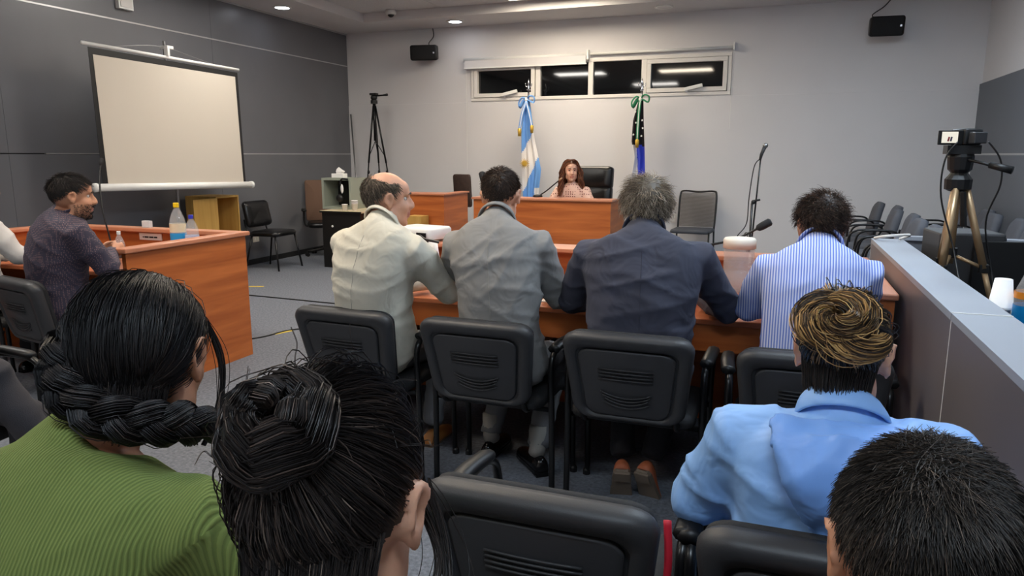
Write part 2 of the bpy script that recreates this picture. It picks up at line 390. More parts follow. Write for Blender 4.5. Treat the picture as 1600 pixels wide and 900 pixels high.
# black desk by the left wall
t = thing('black_desk', 'small black desk with white knob standing by the dark wall', 'desk', (-5.42, 7.75, 0))
MB().box(0, .56, 0, .03, 0, .70).build('front_panel', M['black'], t)
MB().box(0, .03, .03, .65, 0, .70).build('side_panel', M['black'], t)
MB().box(.53, .56, .03, .65, 0, .70).build('side_panel', M['black'], t)
MB().box(-.02, .575, -.02, .67, .70, .725).build('desk_top', mat('cream_top', (206, 190, 158), .5), t, bevel=.003)
MB().box(-.021, .576, -.022, -.002, .70, .722).build('edge_band', M['black'], t)
MB().lathe([(.004, 0), (.004, .012), (.014, .016), (.014, .022), (.004, .026)], (.16, 0, .53), 12, Matrix.Rotation(R(90), 3, 'X')).build('knob', M['white_pl'], t, True)
# fibreboard shelf box standing behind the left desk
t = thing('shelf_box', 'open yellowish fibreboard shelf box leaning beside the black chair', 'shelf', (-6.14, 6.52, 0), R(3))
for z0, z1 in ((.0, .02), (.45, .47), (.935, .955)): MB().box(-.2, .2, -.02, .33, z0, z1).build('shelf', M['pine'], t)
MB().box(-.2, .2, .33, .35, 0, .955).build('side_board', M['pine'], t)
MB().box(-.2, .2, -.04, -.02, 0, .955).build('side_board', M['pine'], t)
MB().box(-.22, -.2, -.04, .35, 0, .955).build('back_board', M['pine'], t)
MB().obox((.215, -.235, .47), (.014, .38, .94), Matrix.Rotation(R(0), 3, 'Z')).build('door', M['pine'], t)

# ------------------------------------------------------------------ chairs
def tubeframe(mb, x, zt, yb, yf, r=.011, flat=1.0):
    mb.tube(smoothpath([(x, yb-.02, 0), (x, yb, .3), (x, yb+.01, zt-.08), (x, yb+.05, zt), (x, (yb+yf)/2, zt+.012), (x, yf-.06, zt-.005), (x, yf, zt-.09), (x, yf+.01, .3), (x, yf+.02, 0)], 5), r, 8, sx=flat)
def backshell(hw0, hw1, hh, r, dy, n=5):
    """front/back outlines of the tilted back: list of (x,z)"""
    o = rrect(1, 1, r, n); return [((hw0+(hw1-hw0)*(q+1)/2)*p, hh*q) for p, q in o]
def make_room_chair(name='stacking_chair'):
    c = thing(name, '', 'chair')
    # side frames: rear leg, arm and front leg are one bent tube each
    for s in (-1, 1):
        fb = MB(); fb.tube(smoothpath([(s*.265, -.13, 0), (s*.262, -.13, .35), (s*.26, -.14, .56), (s*.262, -.11, .635), (s*.268, 0, .648), (s*.268, .14, .63), (s*.262, .185, .55), (s*.258, .19, .35), (s*.258, .20, 0)], 5), .013, 8)
        fr_ = fb.build('side_frame', M['black_metal'], c, True)
        MB().tube(smoothpath([(s*.264, -.12, .655), (s*.27, -.02, .664), (s*.27, .14, .648)], 5), [.017]*10+[.012], 8, sx=1.5).build('armrest', M['black'], fr_, True)
        for y in (-.13, .20): MB().lathe([(.012, 0), (.017, 0), (.017, .02), (.012, .03)], (s*.262, y, 0), 10).build('foot_cap', M['black'], fr_)
    for y in (-.12, .17): MB().tube([(-.26, y, .40), (.26, y, .40)], .011, 8).build('seat_rail', M['black_metal'], c, True)
    sc = MB(); rings = []
    for z, k in ((.415, .92), (.425, 1.0), (.45, 1.0), (.468, .95), (.474, .8)):
        rings.append([(x*k, y*k+.015, z - .012*max(0, y-.15)/.08) for x, y in rrect(.235, .225, .06)])
    sc.loft(rings); sc.build('seat', M['black_soft'], c, True)
    # back: outer plastic shell with recessed panel and ribs, padded front
    tilt = Matrix.Rotation(R(14), 3, 'X'); org = Vector((0, -.285, .615))
    def P(x, y, z): return org + tilt @ Vector((x, y + .35*x*x, z))
    ob = backshell(.205, .243, .175, .30, 0, 6)
    def ring(k, y, dz=0.0, kx=None): return [P(x*(kx or k), y, z*k+dz) for x, z in ob]
    MB().loft([ring(.97, .028), ring(1.0, .012), ring(1.0, -.006), ring(.975, -.018), ring(.93, -.024), ring(.83, -.024, -.012, .80), ring(.81, -.012, -.012, .785), ring(.80, -.0105, -.012, .775)]).build('back_shell', M['shell'], c, True)
    inn = MB(); inn.loft([ring(.775, -.008, -.014, .75), ring(.77, -.0175, -.014, .745), ring(.745, -.020, -.014, .72)])
    inn.build('back_panel', M['shell'], c, True)
    rb = MB()
    for k in range(4):
        rb.tube([P(x, -.0215, .05-.014*k) for x in np.linspace(-.1, .1, 7)], .0032, 5)
    for k in range(4):
        hw_ = .095-.008*k if k < 3 else .085
        rb.tube([P(x, -.0215, -.045-.014*k - .022*(1-(x/hw_)**2)) for x in np.linspace(-hw_, hw_, 9)], .0032, 5)
    rb.build('back_ribs', M['shell'], c, True)
    MB().loft([ring(.96, .024), ring(.955, .045), ring(.90, .056), ring(.6, .060)]).build('back_cushion', M['black_soft'], c, True)
    for s in (-1, 1):
        MB().tube(smoothpath([(s*.17, -.12, .40), (s*.175, -.20, .42), tuple(P(s*.175, .0, -.15)), tuple(P(s*.178, .0, -.02))], 5), .012, 8).build('back_bracket', M['black_metal'], c, True)
    return c
chair0 = make_room_chair()
ROW = 'dark plastic stacking chairs of the audience and counsel'
chairs = [
    (-1.66, 2.80, -3, 'stacking chair of the balding man in the cream jacket'),
    (-1.065, 2.79, -1, 'stacking chair of the man in the grey suit'),
    (-.475, 2.78, 0, 'stacking chair of the grey-haired man in the navy suit'),
    (.13, 2.74, 2, 'stacking chair of the man in the blue striped shirt'),
    (-.40, 1.51, 0, 'empty stacking chair in the foreground between the two hair buns'),
    (.14, 1.50, 0, 'stacking chair of the woman in the light blue jacket'),
    (-3.62, 2.84, -12, 'stacking chair of the man in the dark patterned shirt'),
    (-2.80, 1.62, -82, 'stacking chair of the person with crossed legs at the left edge'),
    (-.98, .52, 2, 'stacking chair of the woman in the green top'),
    (-.40, .34, 0, 'stacking chair of the woman with the dark bun'),
    (.17, .58, 0, 'stacking chair of the short-haired man at the lower right'),
    (-4.45, 2.95, -5, 'stacking chair of the pale-sleeved person at the left desk')]
for i, (x, y, a, lb) in enumerate(chairs):
    o = chair0 if i == 0 else copy_tree(chair0)
    o.location = (x, y, 0); o.rotation_euler = (0, 0, R(a)); o['label'] = lb; o['group'] = ROW

def make_grey_chair():
    c = thing('armchair', '', 'chair')
    for s in (-1, 1):
        f_ = MB(); tubeframe(f_, s*.27, .66, -.2, .2); f_.build('side_frame', M['black_metal'], c, True)
    rings = [[(x*k, y*k, z) for x, y in rrect(.24, .24, .08)] for z, k in ((.40, .94), (.42, 1), (.46, 1), (.485, .93), (.49, .75))]
    MB().loft(rings).build('seat', M['grey_uph'], c, True)
    tl_ = Matrix.Rotation(R(12), 3, 'X'); og = Vector((0, -.25, .66))
    ob = [((.225-.03*max(0, z)-.02*z*z)*x, .21*z) for x, z in rrect(1, 1, .42, 6)]
    MB().loft([[og + tl_ @ Vector((x*k, y+.5*x*x, z*k)) for x, z in ob] for y, k in ((-.03, .85), (-.025, .97), (0, 1.0), (.03, .98), (.045, .88), (.05, .6))]).build('backrest', M['grey_uph'], c, True)
    for s in (-1, 1): MB().tube(smoothpath([(s*.27, -.19, .42), (s*.2, -.22, .44), (s*.17, -.275, .52), (s*.17, -.29, .62)], 4), .012, 8).build('back_bracket', M['black_metal'], c, True)
    for y, z in ((0, .41), (-.19, .42)): MB().tube([(-.27, y, z), (.27, y, z)], .012, 8).build('seat_rail', M['black_metal'], c, True)
    return c
g0 = make_grey_chair(); first = True
ords = ['nearest', 'second nearest', 'third', 'fourth', 'fifth', 'farthest']
for rowname, X, Y0, n in (('along the back of the room, left row', .93, 6.55, 6), ('against the grey right wall', 1.72, 6.25, 6)):
    for k in range(n):
        o = g0 if first else copy_tree(g0); first = False
        o.location = (X + .012*k*(-1)**k, Y0+.60*k, 0); o.rotation_euler = (0, 0, R(88 + 3*(k % 2)))
        o['label'] = '%s grey upholstered armchair of the row %s' % (ords[k], rowname if X > 1 else 'in front of the white wall')
        o['group'] = 'grey upholstered armchairs on the right'

# black vinyl visitor chair
c = thing('visitor_chair', 'black vinyl visitor chair without arms beside the dark wall', 'chair', (-5.97, 7.48, 0), R(-88))
M['vinyl'] = mat('black_vinyl', (20, 20, 21), .28, bump=(14, .25))
MB().loft([[(x*k, y*k, z) for x, y in rrect(.235, .22, .1)] for z, k in ((.42, .9), (.43, 1), (.46, 1), (.48, .92), (.485, .7))]).build('seat', M['vinyl'], c, True)
tl_ = Matrix.Rotation(R(12), 3, 'X'); og = Vector((0, -.26, .68))
ob = [(.235*x, .165*z) for x, z in rrect(1, 1, .3, 6)]
MB().loft([[og + tl_ @ Vector((x*k, y+.55*x*x, z*k)) for x, z in ob] for y, k in ((-.025, .85), (-.02, .97), (0, 1.0), (.025, .98), (.04, .85), (.044, .6))]).build('backrest', M['vinyl'], c, True)
for s in (-1, 1):
    MB().tube(smoothpath([(s*.2, -.18, .43), (s*.2, -.235, .46), (s*.19, -.28, .62)], 4), .011, 8).build('back_bracket', M['black_metal'], c, True)
    for y0, y1 in ((-.17, -.26), (.17, .23)): MB().tube([(s*.2, y0, .43), (s*.245, y1, 0)], .012, 8).build('leg', M['black_metal'], c, True)
MB().tube([(-.2, -.17, .425), (.2, -.17, .425), (.2, .17, .425), (-.2, .17, .425), (-.2, -.17, .425)], .011, 8).build('seat_frame', M['black_metal'], c)

def star_base(c, h=.40, r=.28, m=None):
    MB().cyl((0, 0, .09), (0, 0, h), .028).cyl((0, 0, .07), (0, 0, .12), .045).build('gas_column', M['black_metal'], c, True)
    for k in range(5):
        a = 2*math.pi*k/5+.3; d = Vector((math.cos(a), math.sin(a), 0))
        l_ = MB().tube([(0, 0, .10), tuple(d*r*.6+Vector((0, 0, .085))), tuple(d*r+Vector((0, 0, .07)))], [.024, .02, .015], 8).build('base_leg', M['black'], c, True)
        w_ = MB(); q = d*r; sd = Vector((-d.y, d.x, 0))
        for s in (-1, 1): w_.cyl(tuple(q+sd*s*.012+Vector((0, 0, .026))), tuple(q+sd*s*.028+Vector((0, 0, .026))), .026, n=12)
        w_.build('caster', M['black'], l_)
# office chair with brown mesh back
c = thing('office_chair', 'swivel office chair with tall brown mesh back by the dark wall', 'chair', (-6.05, 8.72, 0), R(170))
c.rotation_euler = (0, 0, R(-142))
star_base(c)
MB().loft([[(x*k, y*k, z) for x, y in rrect(.24, .23, .09)] for z, k in ((.41, .9), (.42, 1), (.46, 1), (.48, .92), (.485, .7))]).build('seat', M['leather'], c, True)
tl_ = Matrix.Rotation(R(6), 3, 'X'); og = Vector((0, -.235, .77))
ob = [(.25*x, .29*z) for x, z in rrect(1, 1, .12, 5)]
MB().loft([[og + tl_ @ Vector((x*k, y+.6*x*x, z*k)) for x, z in ob] for y, k in ((-.012, .97), (-.008, 1), (.008, 1), (.012, .97), (.014, .5))]).build('mesh_back', M['brown_mesh'], c, True)
MB().tube(smoothpath([(0, -.05, .41), (0, -.2, .42), (0, -.275, .5), (0, -.27, .8)], 5), .02, 8, sx=1.6).build('back_post', M['black'], c, True)
for s in (-1, 1):
    a_ = MB().tube(smoothpath([(s*.22, .02, .42), (s*.28, .02, .46), (s*.285, .02, .64)], 4), .014, 8).build('arm_post', M['black'], c, True)
    MB().loft([[(s*.285+x*k, .03+y*k, z) for x, y in rrect(.035, .12, .03)] for z, k in ((.64, .9), (.645, 1), (.66, 1), (.667, .85))]).build('arm_pad', M['black'], a_, True)
# judge's executive chair
c = thing('executive_chair', 'tall black leather executive chair behind the judge', 'chair', (-2.14, 8.28, 0), R(172))
star_base(c)
MB().loft([[(x*k, y*k, z) for x, y in rrect(.26, .25, .1)] for z, k in ((.41, .9), (.43, 1), (.48, 1), (.51, .92), (.515, .7))]).build('seat', M['leather'], c, True)
tl_ = Matrix.Rotation(R(6), 3, 'X'); og = Vector((0, -.24, .90))
for zc, hh, nm in ((-.24, .16, 'lower_cushion'), (.02, .13, 'middle_cushion'), (.25, .135, 'head_cushion')):
    ob = [(.255*x, hh*z) for x, z in rrect(1, 1, .28, 5)]
    MB().loft([[og + tl_ @ Vector((x*k, y+.4*x*x, z*k+zc)) for x, z in ob] for y, k in ((-.05, .93), (-.04, 1), (.02, 1), (.045, .93), (.055, .7))]).build(nm, M['leather'], c, True)
for s in (-1, 1):
    a_ = MB().tube(smoothpath([(s*.2, 0, .42), (s*.29, 0, .46), (s*.30, .02, .66)], 4), .016, 8).build('arm_post', M['black'], c, True)
    MB().loft([[(s*.30+x*k, .02+y*k, z) for x, y in rrect(.035, .14, .03)] for z, k in ((.66, .9), (.665, 1), (.685, 1), (.69, .85))]).build('arm_pad', M['leather'], a_, True)
# small brown chair behind the clerk's desk
c = thing('swivel_chair', 'brown chair whose back shows above the clerk desk', 'chair', (-4.17, 9.0, 0), R(165))
star_base(c)
MB().loft([[(x*k, y*k, z) for x, y in rrect(.23, .22, .09)] for z, k in ((.41, .9), (.42, 1), (.46, 1), (.48, .9))]).build('seat', M['brown_mesh'], c, True)
tl_ = Matrix.Rotation(R(-4), 3, 'X'); og = Vector((0, -.22, .93)); ob = [(.15*x, .225*z) for x, z in rrect(1, 1, .2, 5)]
MB().loft([[og + tl_ @ Vector((x*k, y+.5*x*x, z*k)) for x, z in ob] for y, k in ((-.02, .95), (-.012, 1), (.012, 1), (.02, .95))]).build('backrest', mat('dark_brown', (62, 48, 42), .6, noise=20, vary=.2), c, True)
MB().tube([(0, -.08, .41), (0, -.24, .43), (0, -.235, .8)], .018, 8).build('back_post', M['black'], c, True)
# mesh-backed chair by the white wall
c = thing('mesh_chair', 'black chair with see-through mesh back standing by the white wall', 'chair', (-1.02, 9.55, 0), R(176))
MB().loft([[(x*k, y*k, z) for x, y in rrect(.25, .23, .06)] for z, k in ((.43, .97), (.44, 1), (.465, 1), (.475, .95))]).build('seat', mat('blue_grey_pad', (66, 70, 78), .7), c, True)
def mb_pt(x, z): return (x, -.225-.10*(z-.45)/.45+.25*x*x-.02, z)
MB().tube(smoothpath([mb_pt(-.235, .45), mb_pt(-.24, .7), mb_pt(-.235, .90), mb_pt(-.19, .945), mb_pt(0, .935), mb_pt(.19, .945), mb_pt(.235, .90), mb_pt(.24, .7), mb_pt(.235, .45)], 5), .013, 8).build('back_frame', M['black_metal'], c, True)
msh = MB()
for k in range(60):
    x = -.225+.45*k/59; msh.tube([mb_pt(x, .48), mb_pt(x, .7), mb_pt(x, .925)], .0022, 3)
for k in range(44):
    z = .49+.43*k/43; msh.tube([mb_pt(-.23, z), mb_pt(-.1, z), mb_pt(.1, z), mb_pt(.23, z)], .0022, 3)
o = msh.build('back_mesh', mat('grey_brown_mesh', (96, 88, 82), .7), c); o['kind'] = 'stuff'
for s in (-1, 1):
    for y in (-.2, .2): MB().tube([(s*.24, y, .45), (s*.245, y*1.15, 0)], .012, 8).build('leg', M['black_metal'], c, True)
# ------------------------------------------------------------------ projection screen on its tripod
SX = -5.72
t = thing('projection_screen', 'pull-up projection screen with black borders on a tripod before the dark wall', 'projection screen', (SX, 5.75, 0))
def sp(y, z, x=0.0): return (x, y-5.75, z)
TL, TR, BL, BR = (4.90, 2.335), (6.68, 2.31), (4.87, 1.145), (6.74, 1.10)
def quad(name, m, pts, x0, x1):
    V = [sp(y, z, x) for x in (x0, x1) for y, z in pts]
    return MB().add(V, [(3,2,1,0), (4,5,6,7), (0,1,5,4), (1,2,6,5), (2,3,7,6), (3,0,4,7)]).build(name, m, t)
quad('black_border', M['black'], [BL, BR, (6.72, 2.315), (4.86, 2.345)], -.004, 0)
quad('canvas', M['offwhite'], [(4.925, 1.145), (6.70, 1.10), (6.675, 2.265), (4.90, 2.285)], .0005, .004)
MB().tube([sp(4.80, 2.372), sp(6.74, 2.345)], .016, 12).build('top_bar', M['white_pl'], t, True)
bb = MB().tube([sp(4.79, 1.13), sp(6.84, 1.08)], .035, 16).build('roller_case', M['white_pl'], t, True)
for y, z in ((4.79, 1.13), (6.83, 1.08)): MB().tube([sp(y-.012, z), sp(y+.012, z)], .041, 16).build('end_cap', M['white_pl'], bb, True)
MB().tube([sp(5.76, .25, -.03), sp(5.76, 2.52, -.05)], .014, 10).build('mast', M['steel'], t, True)
MB().box(-.07, .03, -.03, .05, 2.44, 2.47).box(-.02, .03, -.03, .0, 2.37, 2.45).build('hook', M['white_pl'], t, bevel=.005)
MB().tube(smoothpath([sp(5.1, 2.375), sp(5.5, 2.44), sp(5.76, 2.455, -.02)], 4), .004, 5).tube(smoothpath([sp(5.78, 2.455, -.02), sp(6.1, 2.40), sp(6.4, 2.355)], 4), .004, 5).build('hanger_cord', M['steel'], t)
for k in range(3):
    a = 2*math.pi*k/3+.5
    MB().tube([sp(5.76, .75, -.03), (-.03+.28*math.cos(a), .01+.45*math.sin(a), .0)], .011, 8).build('leg', M['steel'], t, True)
MB().cyl(sp(5.76, .70, -.03), sp(5.76, .80, -.03), .026).build('collar', M['black'], t, True)

# ------------------------------------------------------------------ tall tripod, leaning pole, speakers, dome camera
t = thing('camera_tripod', 'tall thin black tripod standing by the white wall corner', 'tripod', (-5.62, 9.45, 0))
MB().cyl((0, 0, 1.62), (0, 0, 2.2), .022, n=10).build('centre_column', M['black_metal'], t, True)
MB().ell((0, 0, 2.235), (.05, .045, .045)).box(-.05, .05, -.04, .04, 2.27, 2.30).cyl((0, 0, 2.15), (0, 0, 2.2), .05, n=12).build('pan_head', M['black'], t)
MB().tube([(.02, 0, 2.26), (.16, -.02, 2.265), (.24, -.03, 2.27)], [.012, .012, .018], 8).build('pan_handle', M['black'], t, True)
for (x, y) in ((-.22, -.1), (-.08, .3), (.42, -.08)):
    lg = MB().tube([(x*.05, y*.05, 2.12), (x*.45, y*.45, 1.3)], .014, 8).tube([(x*.45, y*.45, 1.3), (x, y, 0)], .010, 8).build('leg', M['black_metal'], t, True)
    for f_ in (.45, .7):
        p = Vector((x*f_, y*f_, 2.12*(1-f_)+.0)); q = Vector((x*.05, y*.05, 2.12)).lerp(Vector((x, y, 0)), f_)
        MB().ell(tuple(q), (.02, .02, .03), nu=8, nv=6).build('clamp', M['black'], lg)
for (x, y) in ((-.22, -.1), (-.08, .3), (.42, -.08)): MB().tube([(0, 0, 1.62), (x*.4, y*.4, 1.4)], .006, 6).build('brace', M['black_metal'], t)
tag(MB().tube([(-6.36, 9.98, 2.04), (-5.98, 9.55, .002)], .011, 8).build('pole', M['steel'], None, True), 'thin grey pole leaning into the corner between dark and white wall', 'pole')
def speaker(x, z, w_, h_, d, yaw, lab, cab):
    t = thing('wall_speaker', lab, 'speaker', (x, BY, z), 0)
    Mz = Matrix.Rotation(R(yaw), 3, 'Z') @ Matrix.Rotation(R(8), 3, 'X')
    c = Vector((0, -.20, 0))
    b_ = MB(); 
    ring = lambda k, y: [c + Mz @ Vector((px_*k, y, pz_*k)) for px_, pz_ in rrect(w_/2, h_/2, .03)]
    b_.loft([ring(.8, d/2), ring(.95, d/4), ring(1.0, -d/2+.02), ring(.98, -d/2)]); b_.build('cabinet', M['black'], t, True)
    b_ = MB(); b_.loft([ring(.93, -d/2), ring(.92, -d/2-.008), ring(.85, -d/2-.01)]); g = b_.build('grille', mat('speaker_grille', (12, 12, 13), .7, bump=(400, .4)), t, True)
    MB().obox(tuple(c + Mz @ Vector((w_*.38, -d/2-.012, 0))), (.022, .004, .022), Mz).build('badge', M['chrome'], g)
    MB().box(-.02, .02, -.12, 0, -.03, .03).box(-.05, .05, -.01, 0, -.06, .06).build('bracket', M['black_metal'], t)
    MB().tube(smoothpath(cab, 5), .006, 6).build('cable', M['black'], t)
speaker(-4.98, 2.885, .40, .215, .20, 14, 'black wall speaker left of the window', [(.05, -.15, .1), (.0, -.06, .16), (.06, -.03, .25), (.04, -.01, .365)])
speaker(1.06, 2.905, .37, .225, .20, 4, 'black wall speaker high on the right of the white wall', [(-.10, -.12, .1), (-.14, -.05, .16), (-.02, -.03, .25), (.06, -.01, .345)])
t = thing('dome_camera', 'small white security camera with dark dome at the ceiling edge', 'camera', (-5.15, 9.18, TZ))
MB().lathe([(.075, 0), (.075, -.045), (.065, -.06), (.045, -.062)], n=18).build('housing', M['white_pl'], t, True)
MB().ell((0, 0, -.058), (.044, .044, .04), nu=12, nv=8).build('dome', M['black'], t, True)
t = thing('wall_outlet', 'white socket plate on the dark wall beside the black visitor chair', 'outlet', (LX, 7.69, .33))
MB().box(0, .012, -.06, .06, -.04, .04).build('plate', M['outlet'], t, bevel=.003)
MB().box(.010, .016, -.035, -.005, -.018, .018).build('socket', M['white_pl'], t); MB().box(.010, .016, .008, .038, -.018, .018).build('socket', M['white_pl'], t)
t = thing('wall_outlet', 'white socket plate low on the white wall beside the mesh chair', 'outlet', (-1.33, BY-.012, .56))
MB().box(-.04, .04, -.012, 0, -.06, .06).build('plate', M['outlet'], t, bevel=.003)
MB().box(-.018, .018, -.016, -.010, .008, .038).build('socket', M['white_pl'], t); MB().box(-.018, .018, -.016, -.010, -.038, -.008).build('socket', M['white_pl'], t)
t = thing('wall_box', 'white cable box near the top of the dark wall', 'cable box', (LX, 5.92, 2.93))
MB().box(0, .05, -.09, .09, -.05, .14).build('case', M['white_pl'], t, bevel=.004)
MB().box(.05, .056, -.07, .07, -.03, .12).build('lid', M['outlet'], t)

# ------------------------------------------------------------------ flags
CB = mat('sky_blue_cloth', (108, 160, 222), .75, bump=(200, .2)); CW = mat('white_cloth', (232, 228, 224), .75, bump=(200, .2))
CG = mat('gold', (206, 168, 70), .45, .4); CK = mat('black_cloth', (34, 27, 30), .75); CR = mat('royal_blue_cloth', (58, 74, 196), .7); CN = mat('green_cloth', (46, 130, 88), .75)
def flagpole(t, h):
    MB().lathe([(.16, 0), (.16, .03), (.05, .05), (.02, .09)], n=24).build('base', M['chrome'], t, True)
    MB().cyl((0, 0, .06), (0, 0, h-.14), .013, n=12).build('pole', M['chrome'], t, True)
    MB().lathe([(.014, 0), (.03, .012), (.012, .03), (.026, .05), (.012, .07), (.02, .08), (.001, .16)], (0, 0, h-.16), 12).build('finial', M['chrome'], t, True)
    MB().tube(smoothpath([(-.045, 0, h-.06), (-.04, 0, h-.1), (0, 0, h-.115), (.04, 0, h-.1), (.045, 0, h-.06)], 4), .006, 6).build('finial_hook', M['chrome'], t, True)
def drape(t, name, zt, zb, lf, rt_, folds, depth, colour, mats, nu=40, nv=60):
    """hanging cloth between the outline curves lf(v), rt_(v) (x offsets) with deep vertical folds"""
    b_ = MB(); V = []; F = []
    for i in range(nv+1):
        v = i/nv
        for j in range(nu+1):
            u = j/nu; x = lf(v)+(rt_(v)-lf(v))*u
            y = -.03 - depth*(.35+.65*v)*(.5+.5*math.sin(folds*2*math.pi*u+2.2*v)) - .02*math.sin(3*u+5*v)
            V.append((x, y, zt+(zb-zt)*v))
    for i in range(nv):
        for j in range(nu):
            a = i*(nu+1)+j; b_.mi = colour((j+.5)/nu, (i+.5)/nv, V[a][0], V[a][2]); 
            b_.f.append((a, a+1, a+nu+2, a+nu+1)); b_.m.append(b_.mi)
    b_.v = V
    return b_.build(name, mats, t, True, solid=.004)
def curve(pts):
    xs = [p[0] for p in pts]; ys_ = [p[1] for p in pts]
    return lambda v: float(np.interp(v, xs, ys_))
def bow(t, z, m1, m2, tails):
    for s, dz in ((-1, -.06), (1, .0)):
        MB().tube(smoothpath([(0, -.07, z), (s*.05, -.10, z+.05+dz*.3), (s*.11, -.09, z+.03+dz), (s*.10, -.08, z-.04+dz), (s*.04, -.09, z-.01), (0, -.07, z)], 4), .026, 6, sx=.4, upv=(0, 1, 0)).build('bow_loop', m1, t, True)
    MB().ell((0, -.09, z), (.025, .025, .03), nu=10, nv=6).build('bow_knot', m2, t, True)
    for x, zz in tails:
        tl_ = MB()
        for k, mm in enumerate((-1, 0, 1)):
            tl_.mi = k % 2
            tl_.tube(smoothpath([(mm*.012, -.10, z-.02), (x*.6+mm*.012, -.115, z-.2), (x+mm*.012, -.12, zz)], 4), .008, 5)
        o = tl_.build('ribbon_tail', [m1, m2], t, True)
        MB().lathe([(.012, .06), (.026, .045), (.026, .01), (.02, -.05), (.004, -.05)], (x, -.12, zz-.04), 10).build('tassel', CG, o, True)
t = thing('national_flag', 'sky blue and white flag with gold sun hanging on a pole left of the judge', 'flag', (-3.325, 9.70, 0))
flagpole(t, 2.45)
zt, zb = 2.16, .78
lf = curve([(0, -.03), (.08, -.05), (.3, -.075), (.6, -.075), (.8, -.07), (1, -.05)])
rf = curve([(0, .03), (.15, .055), (.4, .10), (.68, .20), (.78, .19), (1, .16)])
def colA(u, v, x, z):
    d = z - 1.60 - 2.0*x            # slanting border between the upper blue and the white
    e = z - 1.06 - 2.25*x            # slanting border between the white and the lower blue
    if d > 0: return 0
    if e > 0: return 1
    return 0 if not (x > .12 and z < .97) else 1
drape(t, 'cloth', zt, zb, lf, rf, 2.5, .06, colA, [CB, CW])
sn = MB().lathe([(.001, .004), (.03, .003), (.034, 0), (.001, -.002)], (-.02, -.105, 1.30), 16, Matrix.Rotation(R(90), 3, 'X'))
for k in range(16):
    a = 2*math.pi*k/16; sn.tube([(-.02+.03*math.cos(a), -.104, 1.30+.03*math.sin(a)), (-.02+.075*math.cos(a), -.104, 1.30+.075*math.sin(a))], [.007, .001], 4)
sn.build('sun_emblem', CG, t)
bow(t, 2.16, CB, CW, ((-.09, 1.76), (.09, 1.80)))
t = thing('province_flag', 'black, blue and white flag with stars hanging on a pole right of the judge', 'flag', (-1.76, 9.70, 0))
flagpole(t, 2.40)
lf = curve([(0, -.03), (.2, -.09), (.4, -.10), (.55, -.06), (1, -.13)]); rf = curve([(0, .03), (.2, .04), (.5, .07), (1, .12)])
def colB(u, v, x, z):
    if z > 1.56 - .5*x + (.0 if x > -.04 else -.04): return 0
    if x > -.05 + (1.56-z)*.10 and z > .9: return 1
    return 2
drape(t, 'cloth', 2.12, .80, lf, rf, 2.0, .06, colB, [CK, CR, CW])
stt = [(-.06, 1.97), (-.075, 1.68), (.035, 1.86), (.045, 1.76), (-.045, 1.83), (.03, 1.66)]
for x, z in stt:
    q = MB(); V = [(x+(.016 if k % 2 == 0 else .007)*math.sin(math.pi*k/5), -.108, z+(.016 if k % 2 == 0 else .007)*math.cos(math.pi*k/5)) for k in range(10)]
    q.add(V + [(a, -.100, c_) for a, _, c_ in V], [tuple(range(10)), tuple(range(19, 9, -1))] + [(k, 10+k, 10+(k+1) % 10, (k+1) % 10) for k in range(10)]); q.build('star', CW, t)
bow(t, 2.13, CN, CW, ((-.02, 1.60),))

# ------------------------------------------------------------------ microphones
def gooseneck(label, base, pts, r=.006, head=.016, hl=.06, hm=None, name='gooseneck_microphone'):
    t = thing(name, label, 'microphone', base)
    P_ = smoothpath([(0, 0, .015)] + pts, 6)
    MB().lathe([(.05, 0), (.055, .005), (.045, .025), (.012, .03)], n=20).build('base', M['black'], t, True)
    MB().tube(P_, r, 8).build('neck', M['black'], t, True)
    d = (P_[-1]-P_[-3]).normalized(); q = P_[-1]
    MB().tube([q-d*.01, q, q+d*hl*.3, q+d*hl*.9, q+d*hl], [r, head*.85, head, head, head*.6], 12).build('capsule', hm or M['black_soft'], t, True)
gooseneck('bent gooseneck microphone on the counsel table beside the water jar', (-.62, 3.72, .74), [(0, 0, .1), (.06, .02, .18), (.25, .06, .215), (.42, .08, .255), (.535, .08, .318)], .006, .02, .07)
gooseneck('upright gooseneck microphone showing above the head of the grey-suited man', (-1.50, 3.74, .74), [(-.005, 0, .2), (-.03, .03, .42), (-.06, .05, .52)], .006, .019, .07)
gooseneck('long thin gooseneck microphone on the left desk beside the patterned shirt', (-4.55, 3.9, .73), [(-.02, 0, .1), (-.06, 0, .3), (-.12, .05, .5), (-.15, .1, .62)], .006, .014, .05)
gooseneck('thin pale gooseneck microphone in front of the judge', (-2.52, 7.68, .955), [(.02, 0, .02), (.1, 0, .07), (.2, .0, .15), (.25, .0, .19)], .007, .010, .04, mat('brass', (170, 140, 110), .4, .5))
t = thing('microphone_stand', 'thin black microphone stand with mic and cable before the white wall', 'microphone stand', (-.24, 7.5, 0))
MB().cyl((0, 0, .02), (0, 0, .95), .012, n=10).build('lower_tube', M['black_metal'], t, True)
MB().cyl((.02, 0, .62), (.055, 0, 1.38), .008, n=10).build('boom', M['black_metal'], t, True)
MB().ell((.012, 0, .96), (.022, .02, .022), nu=10, nv=6).cyl((0, 0, .97), (.075, 0, .985), .010, n=8).build('clamp', M['black'], t, True)
for k in range(3):
    a = 2*math.pi*k/3; MB().tube([(0, 0, .06), (.28*math.cos(a), .28*math.sin(a), .012)], .010, 8).build('leg', M['black_metal'], t, True)
mc = MB().tube([(.05, 0, 1.37), (.06, -.02, 1.42), (.085, -.03, 1.49)], [.012, .016, .019], 10).build('microphone', M['shell'], t, True)
MB().ell((.092, -.033, 1.505), (.026, .026, .026), nu=12, nv=8).build('grille', M['steel'], mc, True)
